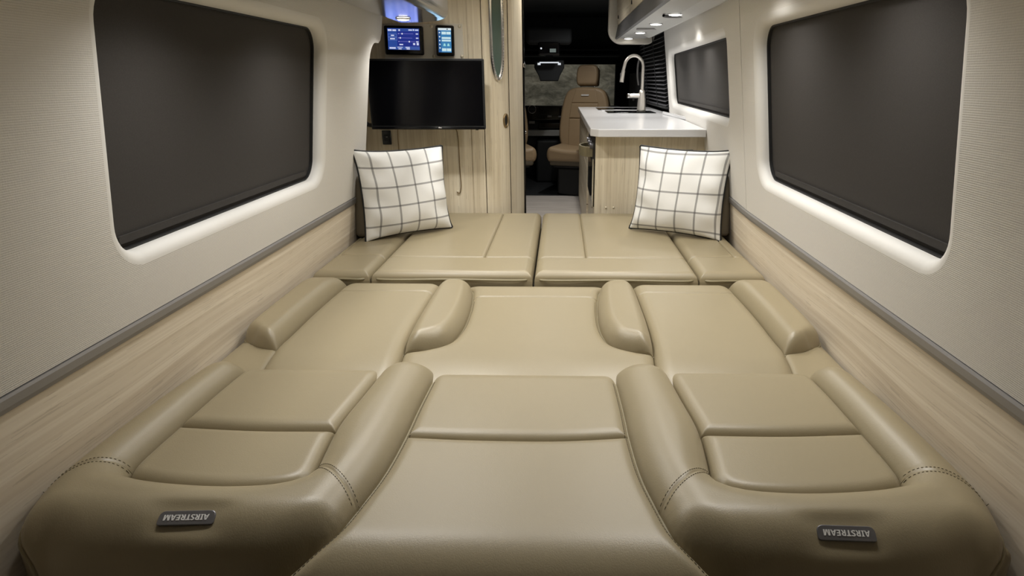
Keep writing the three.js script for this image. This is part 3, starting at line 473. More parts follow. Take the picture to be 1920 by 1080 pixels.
// ------------------------------------------------------------------ bulkhead with television, screens and the curved door
const ZB = -3.42;
struct('wall_bulkhead', box(-1.14, -0.425, 0, TOP, ZB - 0.04, ZB, 0.003, 'y'), M.woodUp, 'pale wood bulkhead carrying the television');
{ // batten on the right edge of the bulkhead
  struct('trim_3', box(-0.495, -0.425, 0.36, TOP, ZB, ZB + 0.006, 0.002, 'y'), M.woodUp, 'upright wood batten beside the television');
}
{ // curved wardrobe door and its side
  const g = structGroup('door_1', 'curved pale wood door with tall oval green glass beside the television');
  const P0 = new THREE.Vector2(-0.420, -3.415), P1 = new THREE.Vector2(-0.26, -3.45), P2 = new THREE.Vector2(-0.232, -3.80);
  const cv = new THREE.QuadraticBezierCurve(P0, P1, P2), pts = cv.getSpacedPoints(30), nrm = (t) => { const q = cv.getTangent(t); return new THREE.Vector2(-q.y, q.x).normalize(); };   // towards the room
  const surf = (t, y, off) => { const p = cv.getPointAt(t), q = cv.getTangentAt(t), n = new THREE.Vector2(-q.y, q.x); return [p.x + n.x * off, y, p.y + n.y * off]; };
  const sgn = surf(0.5, 0, 0.01)[2] > surf(0.5, 0, 0)[2] ? 1 : -1, S = (t, y, off) => surf(t, y, off * sgn);
  const sheet = (t0, t1, y0, y1, off) => { const pos = [], uv = [], idx = [], n = 20; for (let i = 0; i <= n; i++) for (const y of [y0, y1]) for (const o of [off]) { const t = t0 + (t1 - t0) * i / n; pos.push(...S(t, y, o)); uv.push(y, t * 0.45 + 0.2); } for (let i = 0; i < n; i++) { const a = i * 2; idx.push(a, a + 2, a + 1, a + 1, a + 2, a + 3); } const q = new THREE.BufferGeometry(); q.setAttribute('position', new THREE.Float32BufferAttribute(pos, 3)); q.setAttribute('uv', new THREE.Float32BufferAttribute(uv, 2)); q.setIndex(idx); q.computeVertexNormals(); return q; };
  mesh('door_leaf', merge([sheet(0, 0.375, 0, TOP, 0), sheet(0, 0.375, 0, TOP, -0.02)]), M.woodUp, g);
  mesh('door_post', merge([sheet(0.385, 1, 0, TOP, 0.002), sheet(0.375, 1, 0, TOP, -0.02)]), M.woodUp, g);
  // oval glass: pill outline mapped on the curve
  const pill = (w, y0, y1, k) => { const o = [], c = 0.178, n = 24; for (let i = 0; i <= n; i++) { const a = Math.PI + Math.PI * i / n; o.push([c + w * Math.cos(a), y0 + 0.16 * (1 + Math.sin(a)) * 1]); } for (let i = 0; i <= n; i++) { const a = Math.PI * i / n; o.push([c + w * Math.cos(a), y1 - 0.16 * (1 - Math.sin(a))]); } return o; };
  const ov = pill(0.078, 1.175, 1.98, 0), pos = [], idx = []; ov.forEach(([t, y]) => pos.push(...S(t, Math.min(y, TOP - 0.04), 0.006))); const ctr = pos.length / 3; pos.push(...S(0.178, 1.6, 0.006)); for (let i = 0; i < ov.length; i++) idx.push(ctr, i, (i + 1) % ov.length);
  const gg = new THREE.BufferGeometry(); gg.setAttribute('position', new THREE.Float32BufferAttribute(pos, 3)); gg.setIndex(idx); gg.computeVertexNormals(); mesh('glass', gg, M.greenGlass, g);
  mesh('glass_rim', tube(ov.slice(0, -1).map(([t, y]) => S(t, Math.min(y, TOP - 0.04), 0.006)), 0.010, 160, 8, true), M.chrome, g);
  const rv = []; const ovr = resample(ov.map(([t, y]) => [t, y * 1]), 90); ovr.forEach(([t, y]) => { if (y > TOP - 0.05) return; const q = S(t, y, 0.014); const b = new THREE.SphereGeometry(0.0042, 8, 6); b.translate(...q); rv.push(b); }); mesh('rivets', merge(rv), M.alu, g).userData.kind = 'stuff';
  // recessed ring pull
  const hp = []; for (let i = 0; i < 24; i++) { const a = i / 24 * Math.PI * 2; hp.push(S(0.30 + 0.038 * Math.cos(a), 0.955 + 0.034 * Math.sin(a), 0.003)); } mesh('handle_ring', tube(hp, 0.006, 60, 8, true), M.bronze, g);
  const hpos = [], hi = []; hp.forEach((q) => hpos.push(...q)); hpos.push(...S(0.30, 0.955, 0.002)); for (let i = 0; i < 24; i++) hi.push(24, i, (i + 1) % 24); const hg = new THREE.BufferGeometry(); hg.setAttribute('position', new THREE.Float32BufferAttribute(hpos, 3)); hg.setIndex(hi); hg.computeVertexNormals(); mesh('handle_cup', hg, M.black, g);
  mesh('edge_strip', box(-0.245, -0.221, 0, TOP, -3.83, -3.785, 0.004), M.blackGloss, g);
  mesh('hinge', box(-0.226, -0.214, 1.24, 1.262, -3.80, -3.77, 0.003), M.chrome, g);
  mesh('hinge', box(-0.226, -0.214, 0.86, 0.875, -3.82, -3.79, 0.003), M.chrome, g);
  struct('wall_wardrobe', box(-0.30, -0.25, 0, TOP, -4.15, -3.83, 0.004, 'y'), M.blackGloss, 'dark glossy side of the wardrobe along the aisle');
}
{ // television
  const t = thing('television', 'wall mounted flat black television above the left checked pillow', 'television', [-0.698, 1.098, -3.27]);
  const W = 0.60, H = 0.348;
  mesh('cabinet', new RoundedBoxGeometry(W, H, 0.035, 3, 0.006), M.black, t);
  mesh('screen', new THREE.BoxGeometry(W - 0.016, H - 0.03, 0.002).translate(0, 0.005, 0.018), M.tvGlass, t);
  mesh('lower_bezel', new RoundedBoxGeometry(W - 0.004, 0.012, 0.006, 2, 0.002).translate(0, -H / 2 + 0.008, 0.018), M.blackGloss, t);
  mesh('logo', new RoundedBoxGeometry(0.018, 0.005, 0.002, 2, 0.0008).translate(0.063, -H / 2 + 0.0085, 0.022), M.chrome, t);
  mesh('wall_bracket', merge([new THREE.BoxGeometry(0.2, 0.2, 0.02).translate(0, 0, -0.03), new THREE.BoxGeometry(0.06, 0.06, 0.1).translate(0, 0, -0.08)]), M.black, t);
  mesh('receiver', new RoundedBoxGeometry(0.014, 0.006, 0.01, 2, 0.002).translate(0.255, -H / 2 - 0.001, 0.005), M.black, t);
  const c = tag(mesh('television_cable', tube([[-1.012, 1.14, -3.40], [-1.02, 1.11, -3.31], [-1.034, 1.06, -3.25], [-1.036, 1.0, -3.235], [-1.026, 0.955, -3.26], [-1.016, 0.94, -3.33], [-1.012, 0.95, -3.41]], 0.011, 50, 8), M.black), 'thick black cable looping out behind the television', 'cable');
}
function screenTex(w, h, draw) { const c = document.createElement('canvas'); c.width = w; c.height = h; draw(c.getContext('2d'), w, h); const t = new THREE.CanvasTexture(c); t.colorSpace = THREE.SRGBColorSpace; return t; }
function control(name, label, x, y, w, h, sw, sh, sdy, tex, tilt, glow) {
  const t = thing(name, label, 'screen', [x, y, ZB + 0.0185]); t.rotation.z = tilt;
  mesh('housing', new RoundedBoxGeometry(w, h, 0.024, 4, 0.009), M.blackGloss, t);
  const s = mesh('display', new THREE.PlaneGeometry(sw, sh).translate(0, sdy, 0.0128), new THREE.MeshStandardMaterial({ color: 0x000000, emissive: 0xffffff, emissiveMap: tex, emissiveIntensity: 1.0, roughness: 0.3 }), t);
  const l = new THREE.RectAreaLight(glow, 1.2, sw, sh); l.position.set(0, sdy, 0.02); l.rotation.y = Math.PI; l.name = 'display_light'; t.add(l);
}
control('touchscreen', 'landscape touch screen glowing blue above the television', -0.828, 1.366, 0.205, 0.142, 0.166, 0.104, 0.006, screenTex(512, 320, (g, w, h) => {
  g.fillStyle = '#26358f'; g.fillRect(0, 0, w, h); g.fillStyle = '#35509f'; g.fillRect(0, 0, w, 44); g.fillStyle = '#3f5ba8'; g.fillRect(0, 268, w, 52); g.fillStyle = '#2f4fa0'; g.fillRect(0, 44, 150, 224);
  const bar = (x, y, a, b, c = '#dfe4ff') => { g.fillStyle = c; g.fillRect(x, y, a, b); };
  bar(8, 16, 62, 26); bar(82, 18, 60, 24); bar(180, 14, 24, 26); bar(340, 14, 60, 18); bar(410, 10, 24, 22); bar(446, 14, 56, 18);
  g.strokeStyle = '#8ea0e0'; g.lineWidth = 3; g.strokeRect(8, 86, 140, 42); g.strokeRect(8, 136, 140, 42); bar(54, 98, 52, 18); bar(38, 148, 78, 18);
  [[80, 236, 300], [142, 204, 280], [196, 346, 330]].forEach(([y, k, e]) => { bar(176, y - 3, e - 60, 5, '#8b86d6'); bar(170, y - 5, 14, 10, '#b9b6f0'); g.fillStyle = '#eef0ff'; g.beginPath(); g.arc(k, y, 12, 0, 7); g.fill(); bar(456, y - 8, 40, 16); });
  bar(184, 232, 60, 18); bar(406, 216, 34, 30); bar(464, 212, 34, 36); bar(20, 284, 100, 22); bar(150, 276, 84, 12, '#c9d0f5'); bar(164, 300, 52, 14); bar(280, 274, 70, 20, '#c9d0f5'); bar(296, 298, 54, 16);
}), -0.02, lin(0.25, 0.35, 1.0));
control('touchscreen', 'small upright touch panel glowing pale blue beside the television', -0.612, 1.364, 0.096, 0.15, 0.068, 0.118, 0.002, screenTex(256, 448, (g, w, h) => {
  g.fillStyle = '#3f86bd'; g.fillRect(0, 0, w, h); g.fillStyle = '#2c5f9c'; g.fillRect(0, 44, 56, h); g.fillStyle = '#e6f3f7'; g.fillRect(0, 0, w, 40); g.fillStyle = '#1d3a56'; g.fillRect(168, 10, 26, 18);
  const bar = (x, y, a, b, c = '#d6f2f8') => { g.fillStyle = c; g.fillRect(x, y, a, b); };
  [[68, 66, 86, 50], [162, 66, 86, 50], [68, 164, 178, 36], [68, 214, 178, 30], [68, 372, 86, 54], [162, 372, 86, 54]].forEach((q) => bar(...q));
  g.fillStyle = '#a5e6ea'; for (const x of [120, 196]) { g.beginPath(); g.moveTo(x - 26, 330); g.lineTo(x + 26, 330); g.lineTo(x + 14, 282); g.lineTo(x - 14, 282); g.fill(); }
  [84, 160, 230, 300, 366].forEach((y) => { g.fillStyle = '#e8f6fb'; g.beginPath(); g.arc(28, y, 14, 0, 7); g.fill(); });
}), -0.02, lin(0.45, 0.75, 1.0));
{ // plate behind the screens with four screws
  const t = thing('mounting_plate', 'pale plate behind the two control screens', 'plate', [-0.73, 1.362, ZB + 0.003]); mesh('plate', new RoundedBoxGeometry(0.42, 0.172, 0.006, 2, 0.003), M.cream, t);
  for (const [x, y] of [[0.045, 0.073], [0.052, -0.073], [0.194, 0.073], [0.200, -0.073]]) mesh('screw', new THREE.SphereGeometry(0.0085, 14, 10).scale(1, 1, 0.5).translate(x, y, 0.004), M.screw, t);
}
{ // black switch below the television
  const t = thing('wall_switch', 'black wall switch plate under the left corner of the television', 'switch', [-0.968, 0.868, ZB + 0.004]);
  mesh('plate', new RoundedBoxGeometry(0.05, 0.076, 0.01, 3, 0.004), M.blackGloss, t); mesh('rocker', new RoundedBoxGeometry(0.026, 0.034, 0.008, 3, 0.003).translate(0, 0, 0.004), M.black, t); mesh('mark', new THREE.BoxGeometry(0.01, 0.003, 0.001).translate(0.002, 0.004, 0.0085), M.alu, t);
}
{ // thin wire running down the bulkhead and its end bead
  const t = thing('antenna_wire', 'thin brown wire hanging down the bulkhead right of the left pillow', 'wire', [-0.60, 0.57, ZB + 0.006]);
  mesh('wire', tube([[-0.01, 0.36, 0.004], [0.02, 0.342, 0], [0.028, 0.30, 0], [0.03, 0.15, 0], [0.032, 0.02, 0], [0.022, -0.01, 0], [0.01, -0.006, 0]], 0.0028, 60, 6), M.bronze, t); mesh('end_bead', new THREE.SphereGeometry(0.006, 12, 10).translate(0.012, 0.0, 0.002), M.screw, t);
  const u = thing('antenna_wire', 'thin brown wire hooked down the bulkhead behind the left pillow', 'wire', [-0.905, 0.80, ZB + 0.006]);
  mesh('wire', tube([[0.03, 0.135, 0.004], [0.006, 0.118, 0], [0, 0.08, 0], [0.0, -0.05, 0], [0, -0.2, 0]], 0.0026, 50, 6), M.bronze, u);
}

// ------------------------------------------------------------------ galley
{
  const t = thing('galley_unit', 'pale wood galley cabinet with built in oven behind the right pillow', 'cabinet', [0.5, 0, -4.9]);
  const px = 0.5, pz = -4.9, B = (x0, x1, y0, y1, z0, z1, r, gr) => { const g = box(x0, x1, y0, y1, z0, z1, r, gr); g.translate(-px, 0, -pz); return g; };
  mesh('end_panel', B(0.194, 0.835, 0, 0.873, -3.50, -3.475, 0.003, 'y'), M.woodUp, t);
  mesh('carcass', B(0.225, 0.86, 0.05, 0.873, -6.2, -3.505, 0.003, 'y'), M.woodUp, t);
  mesh('toe_panel', B(0.196, 0.225, 0.02, 0.46, -4.35, -3.505, 0.003, 'y'), M.woodUp, t);
  const ov = mesh('oven_door', B(0.186, 0.224, 0.46, 0.70, -4.28, -3.53, 0.004), M.blackGloss, t);
  mesh('oven_frame', B(0.180, 0.190, 0.455, 0.74, -3.545, -3.522, 0.003), M.chrome, ov);
  mesh('oven_top', B(0.19, 0.224, 0.705, 0.872, -4.28, -3.53, 0.004), M.black, t);
  for (let k = 0; k < 3; k++) { const g = new THREE.CylinderGeometry(0.016, 0.018, 0.02, 20); g.rotateZ(Math.PI / 2); g.translate(0.18 - px, 0.80, -3.68 - k * 0.2 - pz); mesh('knob', g, M.pewter, ov); }
  for (let k = 0; k < 3; k++) mesh('drawer_front', B(0.182, 0.224, 0.05 + k * 0.275, 0.05 + k * 0.275 + 0.27, -6.19, -4.30, 0.003, 'z'), M.woodUp, t);
  mesh('towel_strap', (() => { const a = []; for (let k = 0; k <= 14; k++) { const q = Math.PI * k / 14; a.push(new THREE.Vector2(0.075 * Math.sin(q), 0.14 * Math.cos(q))); } const sh = new THREE.Shape(); a.forEach((p, i) => (i ? sh.lineTo(-p.x, p.y) : sh.moveTo(-p.x, p.y))); for (let i = a.length - 1; i >= 0; i--) sh.lineTo(-a[i].x * 0.9, a[i].y * 0.95); const g = new THREE.ExtrudeGeometry(sh, { depth: 0.055, bevelEnabled: true, bevelSize: 0.002, bevelThickness: 0.002, bevelSegments: 2 }); g.rotateX(-Math.PI / 2); g.translate(0.186 - px, 0.735, -3.82 - pz); return g; })(), M.piping, t).userData.label = 'tan strap loop on the oven front';
  for (const x of [0.262, 0.306]) mesh('screw_cap', new THREE.SphereGeometry(0.006, 12, 8).translate(x - px, 0.468, -3.474 - pz), M.screw, t);
  mesh('latch', new RoundedBoxGeometry(0.042, 0.018, 0.02, 3, 0.005).translate(0.722 - px, 0.79, -3.468 - pz), M.black, t);
  // worktop with a chamfered near corner
  const sh = new THREE.Shape([[0.782, 3.385], [0.205, 3.385], [0.165, 3.45], [0.168, 6.25], [0.90, 6.25], [0.866, 5.1], [0.805, 3.9]].map(([x, z]) => new THREE.Vector2(x, z)));
  const g = new THREE.ExtrudeGeometry(sh, { depth: 0.034, bevelEnabled: true, bevelThickness: 0.004, bevelSize: 0.004, bevelSegments: 3 }); g.rotateX(-Math.PI / 2); g.translate(-0.5, -0.038, 4.9);
  const w = thing('worktop', 'glossy white stone worktop of the galley', 'worktop', [0.5, 0.917, -4.9]); g.computeVertexNormals(); mesh('slab', g, M.stone, w);
  mesh('upstand', new RoundedBoxGeometry(0.014, 0.02, 1.25, 2, 0.004).rotateY(0.05).translate(0.325, 0.012, 0.62), M.stone, w);
}
{
  const t = thing('sink', 'black glass topped sink let into the white worktop', 'sink', [0.56, 0.917, -5.55]);
  mesh('near_lid', box(-0.19, 0.20, 0.0, 0.006, 0.17, 0.50, 0.004), M.blackGloss, t);
  mesh('far_lid', box(-0.235, 0.19, 0.0, 0.006, -0.42, -0.02, 0.004), M.blackGloss, t);
  mesh('drain_board', box(-0.21, 0.21, 0.0, 0.004, -0.01, 0.16, 0.002), M.stone, t);
}
{
  const t = thing('tap', 'brushed nickel gooseneck tap arching over the sink', 'tap', [0.652, 0.923, -5.15]);
  mesh('body', lathe([[0.0001, 0], [0.036, 0], [0.035, 0.02], [0.031, 0.09], [0.024, 0.15], [0.018, 0.17], [0.0001, 0.17]]), M.nickel, t);
  const a = [[0, 0.16, 0], [0, 0.30, 0]]; for (let k = 0; k <= 12; k++) { const q = Math.PI * k / 12 * 0.86; a.push([-0.075 + 0.075 * Math.cos(q), 0.345 + 0.085 * Math.sin(q), 0]); } a.push([-0.152, 0.345, 0], [-0.158, 0.32, 0]);
  mesh('spout', tube(a, 0.0125, 90, 14), M.nickel, t);
  const n = new THREE.CylinderGeometry(0.0145, 0.0165, 0.09, 20); n.rotateZ(-0.14); n.translate(-0.163, 0.275, 0); const sp = mesh('spray_head', n, M.nickel, t);
  mesh('button', new RoundedBoxGeometry(0.008, 0.03, 0.012, 2, 0.003).translate(-0.178, 0.285, 0.004), M.greyDark, sp);
  const l = new THREE.CylinderGeometry(0.017, 0.019, 0.085, 20); l.rotateZ(Math.PI / 2); l.translate(-0.055, 0.125, 0); const lv = mesh('lever', l, M.nickel, t);
  mesh('lever_cap', new RoundedBoxGeometry(0.022, 0.036, 0.036, 3, 0.006).translate(-0.108, 0.125, 0), M.chrome, lv);
}
{ // black venetian blind beyond the galley window
  const t = thing('venetian_blind', 'black slatted blind behind the tap', 'blind', [0.90, 0.95, -5.72]);
  const N = 18; for (let k = 0; k < N; k++) { const g = new RoundedBoxGeometry(0.034, 0.003, 1.30, 1, 0.001); g.rotateZ(0.5); g.translate(-0.05 - 0.0045 * k, 0.03 + k * 0.0315, 0); mesh('slat', g, M.slat, t); }
  mesh('head_rail', new RoundedBoxGeometry(0.04, 0.03, 1.32, 2, 0.004).translate(-0.135, 0.60, 0), M.black, t);
  mesh('bottom_rail', new RoundedBoxGeometry(0.04, 0.016, 1.31, 2, 0.004).translate(-0.046, 0.008, 0), M.black, t);
  for (const z of [-0.32, 0.25]) mesh('ladder_cord', new THREE.CylinderGeometry(0.003, 0.003, 0.64, 6).rotateZ(0.14).translate(-0.112, 0.325, z), M.black, t);
}
struct('wall_front_right', box(0.91, 0.96, 0, TOP, -8.5, -5.1, 0.004), M.dark, 'black side panel beyond the galley');
struct('wall_front_left', box(-1.13, -1.06, 0, TOP, -8.5, -3.5, 0.004), M.dark);
struct('ceiling_front', box(-1.2, 1.0, TOP - 0.05, 2.05, -8.6, -5.2, 0.004), M.dark, 'black headliner over the driving cab');
struct('floor_front', box(-1.2, 1.0, -0.06, 0.004, -8.6, -6.42, 0.002), M.dark, 'black floor of the driving cab');

// ------------------------------------------------------------------ driving cab
{ // front end: header, pillars, windscreen
  struct('wall_front', merge([box(-1.2, 1.0, 1.352, TOP, -8.02, -7.92, 0.01), box(-1.2, 1.0, 0, 0.83, -8.02, -7.92, 0.01), box(-1.2, -0.98, 0.8, 1.4, -8.02, -7.92, 0.01), box(0.665, 1.0, 0.8, 1.4, -8.02, -7.92, 0.01)]), M.dark, 'black surround of the windscreen');
  const g = structGroup('window_4', 'windscreen looking out on a dim scrubby bank');
  mesh('pane', box(-0.99, 0.675, 0.82, 1.36, -7.975, -7.969, 0.002), new THREE.MeshPhysicalMaterial({ color: lin(0.85, 0.88, 0.86), transmission: 1, thickness: 0, roughness: 0.02, ior: 1.3 }), g);
  const v = thing('sun_visor', 'long black visor ledge above the windscreen', 'visor', [0.05, 1.45, -7.78]); mesh('ledge', new RoundedBoxGeometry(1.3, 0.03, 0.2, 3, 0.012), M.black, v); mesh('upper_ledge', new RoundedBoxGeometry(1.25, 0.02, 0.12, 3, 0.008).translate(0, 0.06, 0.03), M.black, v);
}
{
  const t = thing('door_trim', 'black cab door side with upright grab handle', 'door trim', [0.83, 0.8, -6.9]);
  mesh('panel', new RoundedBoxGeometry(0.06, 0.9, 1.3, 3, 0.02), M.dark, t); mesh('grab_handle', tube([[-0.045, 0.32, 0.42], [-0.06, 0.40, 0.42], [-0.06, 0.52, 0.42], [-0.045, 0.58, 0.42]], 0.012, 30, 8), M.alu, t); mesh('belt_anchor', new RoundedBoxGeometry(0.03, 0.09, 0.04, 3, 0.01).translate(-0.05, 0.2, 0.05), M.greyDark, t);
}
function cabSeat(label, x, z, yaw) {
  const t = thing('captain_chair', label, 'chair', [x, 0, z], 'swivelled cab seats'); t.rotation.y = yaw;
  mesh('pedestal', merge([new RoundedBoxGeometry(0.36, 0.30, 0.36, 3, 0.03).translate(0, 0.155, 0.06), new RoundedBoxGeometry(0.44, 0.05, 0.46, 3, 0.02).translate(0, 0.32, 0.04)]), M.black, t);
  // cushion: rounded front, side bolsters
  const sh = new THREE.Shape(); sh.moveTo(-0.25, 0.0); sh.lineTo(0.25, 0.0); sh.bezierCurveTo(0.285, 0.02, 0.285, 0.12, 0.24, 0.135); sh.bezierCurveTo(0.18, 0.135, 0.14, 0.115, 0, 0.115); sh.bezierCurveTo(-0.14, 0.115, -0.18, 0.135, -0.24, 0.135); sh.bezierCurveTo(-0.285, 0.12, -0.285, 0.02, -0.25, 0.0);
  const g = new THREE.ExtrudeGeometry(sh, { depth: 0.42, steps: 6, bevelEnabled: true, bevelThickness: 0.05, bevelSize: 0.045, bevelSegments: 6, bevelOffset: -0.035, curveSegments: 10 }); g.translate(0, 0.365, -0.16); g.computeVertexNormals(); const c = mesh('seat_cushion', g, M.leatherCab, t);
  mesh('lower_trim', new RoundedBoxGeometry(0.50, 0.06, 0.46, 4, 0.025).translate(0, 0.35, 0.07), M.leatherDark, c);
  mesh('seat_insert', new RoundedBoxGeometry(0.29, 0.03, 0.40, 4, 0.014).translate(0, 0.475, 0.07), M.leatherCab, c);
  // backrest: shouldered outline, leaning back
  const b = new THREE.Shape(); b.moveTo(-0.20, 0); b.lineTo(0.20, 0); b.bezierCurveTo(0.285, 0.02, 0.285, 0.2, 0.27, 0.34); b.bezierCurveTo(0.26, 0.46, 0.24, 0.56, 0.20, 0.61); b.bezierCurveTo(0.16, 0.645, 0.10, 0.65, 0, 0.65); b.bezierCurveTo(-0.10, 0.65, -0.16, 0.645, -0.20, 0.61); b.bezierCurveTo(-0.24, 0.56, -0.26, 0.46, -0.27, 0.34); b.bezierCurveTo(-0.285, 0.2, -0.285, 0.02, -0.20, 0);
  const bk = new THREE.Group(); bk.name = 'back'; bk.position.set(0, 0.44, -0.20); bk.rotation.x = -0.16; t.add(bk);
  const bg = new THREE.ExtrudeGeometry(b, { depth: 0.06, bevelEnabled: true, bevelThickness: 0.045, bevelSize: 0.035, bevelSegments: 6, bevelOffset: -0.03, curveSegments: 12 }); mesh('backrest', bg, M.leatherCab, bk);
  const ins = new THREE.Shape(); ins.moveTo(-0.15, 0.02); ins.lineTo(0.15, 0.02); ins.lineTo(0.155, 0.5); ins.lineTo(-0.155, 0.5); ins.closePath();
  mesh('back_insert', new THREE.ExtrudeGeometry(new THREE.Shape([[-0.15, 0.02], [0.15, 0.02], [0.155, 0.31], [-0.155, 0.31]].map((q) => new THREE.Vector2(...q))), { depth: 0.018, bevelEnabled: true, bevelThickness: 0.01, bevelSize: 0.01, bevelSegments: 3 }).translate(0, 0, 0.09), M.leatherCab, bk);
  mesh('back_insert', new THREE.ExtrudeGeometry(new THREE.Shape([[-0.155, 0.335], [0.155, 0.335], [0.14, 0.47], [-0.14, 0.47]].map((q) => new THREE.Vector2(...q))), { depth: 0.018, bevelEnabled: true, bevelThickness: 0.01, bevelSize: 0.01, bevelSegments: 3 }).translate(0, 0, 0.09), M.leatherCab, bk);
  mesh('yoke_panel', new THREE.ExtrudeGeometry(new THREE.Shape([[-0.14, 0.495], [0.14, 0.495], [0.10, 0.62], [-0.10, 0.62]].map((q) => new THREE.Vector2(...q))), { depth: 0.014, bevelEnabled: true, bevelThickness: 0.01, bevelSize: 0.01, bevelSegments: 3 }).translate(0, 0, 0.088), M.leatherCab, bk);
  mesh('badge', new RoundedBoxGeometry(0.085, 0.016, 0.006, 2, 0.003).translate(0, 0.565, 0.118), M.satin, bk);
  for (const s of [-1, 1]) mesh('headrest_post', new THREE.CylinderGeometry(0.008, 0.008, 0.12, 12).translate(s * 0.075, 0.69, 0.03), M.chrome, bk);
  const hs = new THREE.Shape(); hs.moveTo(-0.10, 0); hs.lineTo(0.10, 0); hs.bezierCurveTo(0.135, 0.0, 0.14, 0.06, 0.138, 0.12); hs.bezierCurveTo(0.136, 0.2, 0.11, 0.225, 0.06, 0.228); hs.lineTo(-0.06, 0.228); hs.bezierCurveTo(-0.11, 0.225, -0.136, 0.2, -0.138, 0.12); hs.bezierCurveTo(-0.14, 0.06, -0.135, 0.0, -0.10, 0);
  const hg = new THREE.ExtrudeGeometry(hs, { depth: 0.06, bevelEnabled: true, bevelThickness: 0.035, bevelSize: 0.03, bevelSegments: 6, bevelOffset: -0.028, curveSegments: 10 }); hg.scale(0.86, 0.92, 1); hg.translate(0, 0.675, 0.0); mesh('headrest', hg, M.leatherCab, bk);
  mesh('headrest_shell', new RoundedBoxGeometry(0.22, 0.18, 0.04, 4, 0.018).translate(0, 0.77, -0.035), M.black, bk);
  return t;
}
cabSeat('tan leather cab seat with headrest turned to face the living area', 0.20, -6.62, -0.30);
cabSeat('tan leather cab seat partly hidden behind the wood door edge', -0.60, -6.62, 0.25);
{ // dashboard
  const t = thing('dashboard', 'glossy black dashboard with round vents below the windscreen', 'dashboard', [-0.12, 0, -7.5]);
  mesh('top', new RoundedBoxGeometry(1.7, 0.10, 0.5, 4, 0.04).translate(0, 0.82, -0.15), M.black, t);
  mesh('centre_panel', new RoundedBoxGeometry(0.62, 0.17, 0.06, 4, 0.015).translate(0, 0.80, 0.08), M.blackGloss, t);
  mesh('lower_panel', new RoundedBoxGeometry(1.6, 0.34, 0.2, 4, 0.03).translate(0, 0.56, -0.05), M.black, t);
  mesh('shelf', new RoundedBoxGeometry(0.66, 0.07, 0.12, 3, 0.01).translate(0, 0.575, 0.1), M.greyMatt, t);
  mesh('drawer', new RoundedBoxGeometry(0.36, 0.07, 0.08, 3, 0.01).translate(0.03, 0.66, 0.1), M.blackGloss, t);
  mesh('console', new RoundedBoxGeometry(0.36, 0.5, 0.4, 4, 0.03).translate(0, 0.25, 0.02), M.black, t);
  for (const x of [-0.225, 0.165]) { const v = mesh('air_vent', new THREE.CylinderGeometry(0.044, 0.044, 0.02, 28).rotateX(Math.PI / 2).translate(x, 0.845, 0.115), M.black, t); mesh('vent_ring', new THREE.TorusGeometry(0.045, 0.0035, 8, 36).translate(x, 0.845, 0.126), M.chrome, v); mesh('vane', new THREE.BoxGeometry(0.08, 0.003, 0.006).translate(x, 0.845, 0.126), M.greyDark, v); }
  mesh('display', new RoundedBoxGeometry(0.25, 0.11, 0.03, 3, 0.008).translate(-0.02, 0.83, 0.11), M.blackGloss, t);
  mesh('switch', new RoundedBoxGeometry(0.05, 0.02, 0.01, 2, 0.004).translate(-0.02, 0.765, 0.118), M.alu, t);
  mesh('switch', new RoundedBoxGeometry(0.035, 0.016, 0.01, 2, 0.004).translate(0.1, 0.76, 0.118), M.alu, t);
  mesh('label_plate', new RoundedBoxGeometry(0.07, 0.03, 0.01, 2, 0.004).translate(-0.23, 0.695, 0.11), M.alu, t);
}
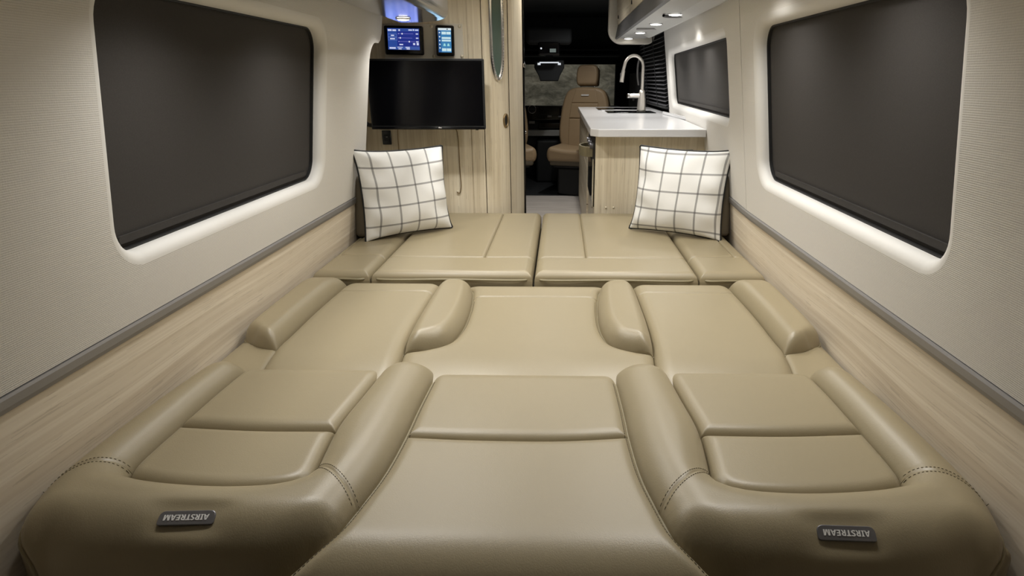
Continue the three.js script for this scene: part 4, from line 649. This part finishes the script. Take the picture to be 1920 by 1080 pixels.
{ // overhead console and mirror
  const t = thing('overhead_console', 'black overhead console with small lit buttons above the cab', 'console', [-0.13, 1.45, -6.6]);
  mesh('housing', new RoundedBoxGeometry(0.46, 0.16, 0.2, 4, 0.04).translate(0, 0.14, 0), M.dark, t); mesh('button_panel', new RoundedBoxGeometry(0.22, 0.13, 0.1, 4, 0.02).translate(0, 0.02, 0.05), M.blackGloss, t);
  const glow = new THREE.MeshStandardMaterial({ color: 0x111111, emissive: lin(0.9, 0.95, 1), emissiveIntensity: 0.9 });
  mesh('button', new THREE.SphereGeometry(0.009, 12, 8).translate(-0.078, 0.02, 0.1), glow, t); mesh('small_display', new THREE.BoxGeometry(0.062, 0.034, 0.004).translate(0.04, 0.0, 0.101), new THREE.MeshStandardMaterial({ color: 0x111111, emissive: lin(0.25, 0.3, 0.28), emissiveIntensity: 0.6 }), t);
  const m = thing('rear_mirror', 'black mirror pod with a lit strip hanging in front of the windscreen', 'mirror', [-0.13, 1.275, -6.75]);
  const sh = new THREE.Shape([[-0.14, 0.075], [0.14, 0.075], [0.145, 0.02], [0.10, -0.06], [0.085, -0.105], [-0.085, -0.105], [-0.10, -0.06], [-0.145, 0.02]].map((q) => new THREE.Vector2(...q)));
  mesh('pod', new THREE.ExtrudeGeometry(sh, { depth: 0.08, bevelEnabled: true, bevelThickness: 0.012, bevelSize: 0.012, bevelSegments: 3 }), M.dark, m);
  mesh('stalk', new THREE.BoxGeometry(0.08, 0.2, 0.05).translate(0, 0.14, 0.03), M.dark, m);
  mesh('light_strip', merge([new THREE.BoxGeometry(0.2, 0.012, 0.006).translate(0, 0.066, 0.094), new THREE.BoxGeometry(0.03, 0.02, 0.006).translate(-0.105, 0.052, 0.094), new THREE.BoxGeometry(0.03, 0.02, 0.006).translate(0.105, 0.052, 0.094)]), glow, m);
}
downlight('cab_light', 'small round light in the black headliner of the cab', 0.172, TOP - 0.052, -6.05, 0.035, LAMP.cab, 1.2);

// ------------------------------------------------------------------ outside, beyond the windscreen
{
  const g = new THREE.PlaneGeometry(26, 9, 200, 90), p = g.attributes.position; for (let i = 0; i < p.count; i++) { const x = p.getX(i), y = p.getY(i); p.setZ(i, 0.5 * vnoise(x * 0.8 + 20, y * 0.8 + 20, 999, 999, 5) + 0.25 * vnoise(x * 3 + 60, y * 3 + 60, 999, 999, 6) + 0.12 * vnoise(x * 9 + 200, y * 9 + 200, 999, 999, 7)); }
  g.rotateX(-0.9); g.translate(0, 2.0, -14); g.computeVertexNormals();
  const col = dataTex(512, 512, (u, v) => { const t = 0.5 * vnoise(u * 12, v * 12, 12, 12, 81) + 0.3 * vnoise(u * 40, v * 40, 40, 40, 82) + 0.2 * vnoise(u * 110, v * 110, 110, 110, 83); return [0.34 + 0.62 * t, 0.32 + 0.58 * t, 0.27 + 0.54 * t]; }, true, 0.12, 0.25);
  const b = mesh('scrub_bank', g, new THREE.MeshStandardMaterial({ map: col, roughness: 0.95 })); tag(b, 'dim scrubby bank seen through the windscreen', 'ground'); b.userData.kind = 'stuff';
}
renderer.render(scene, camera);
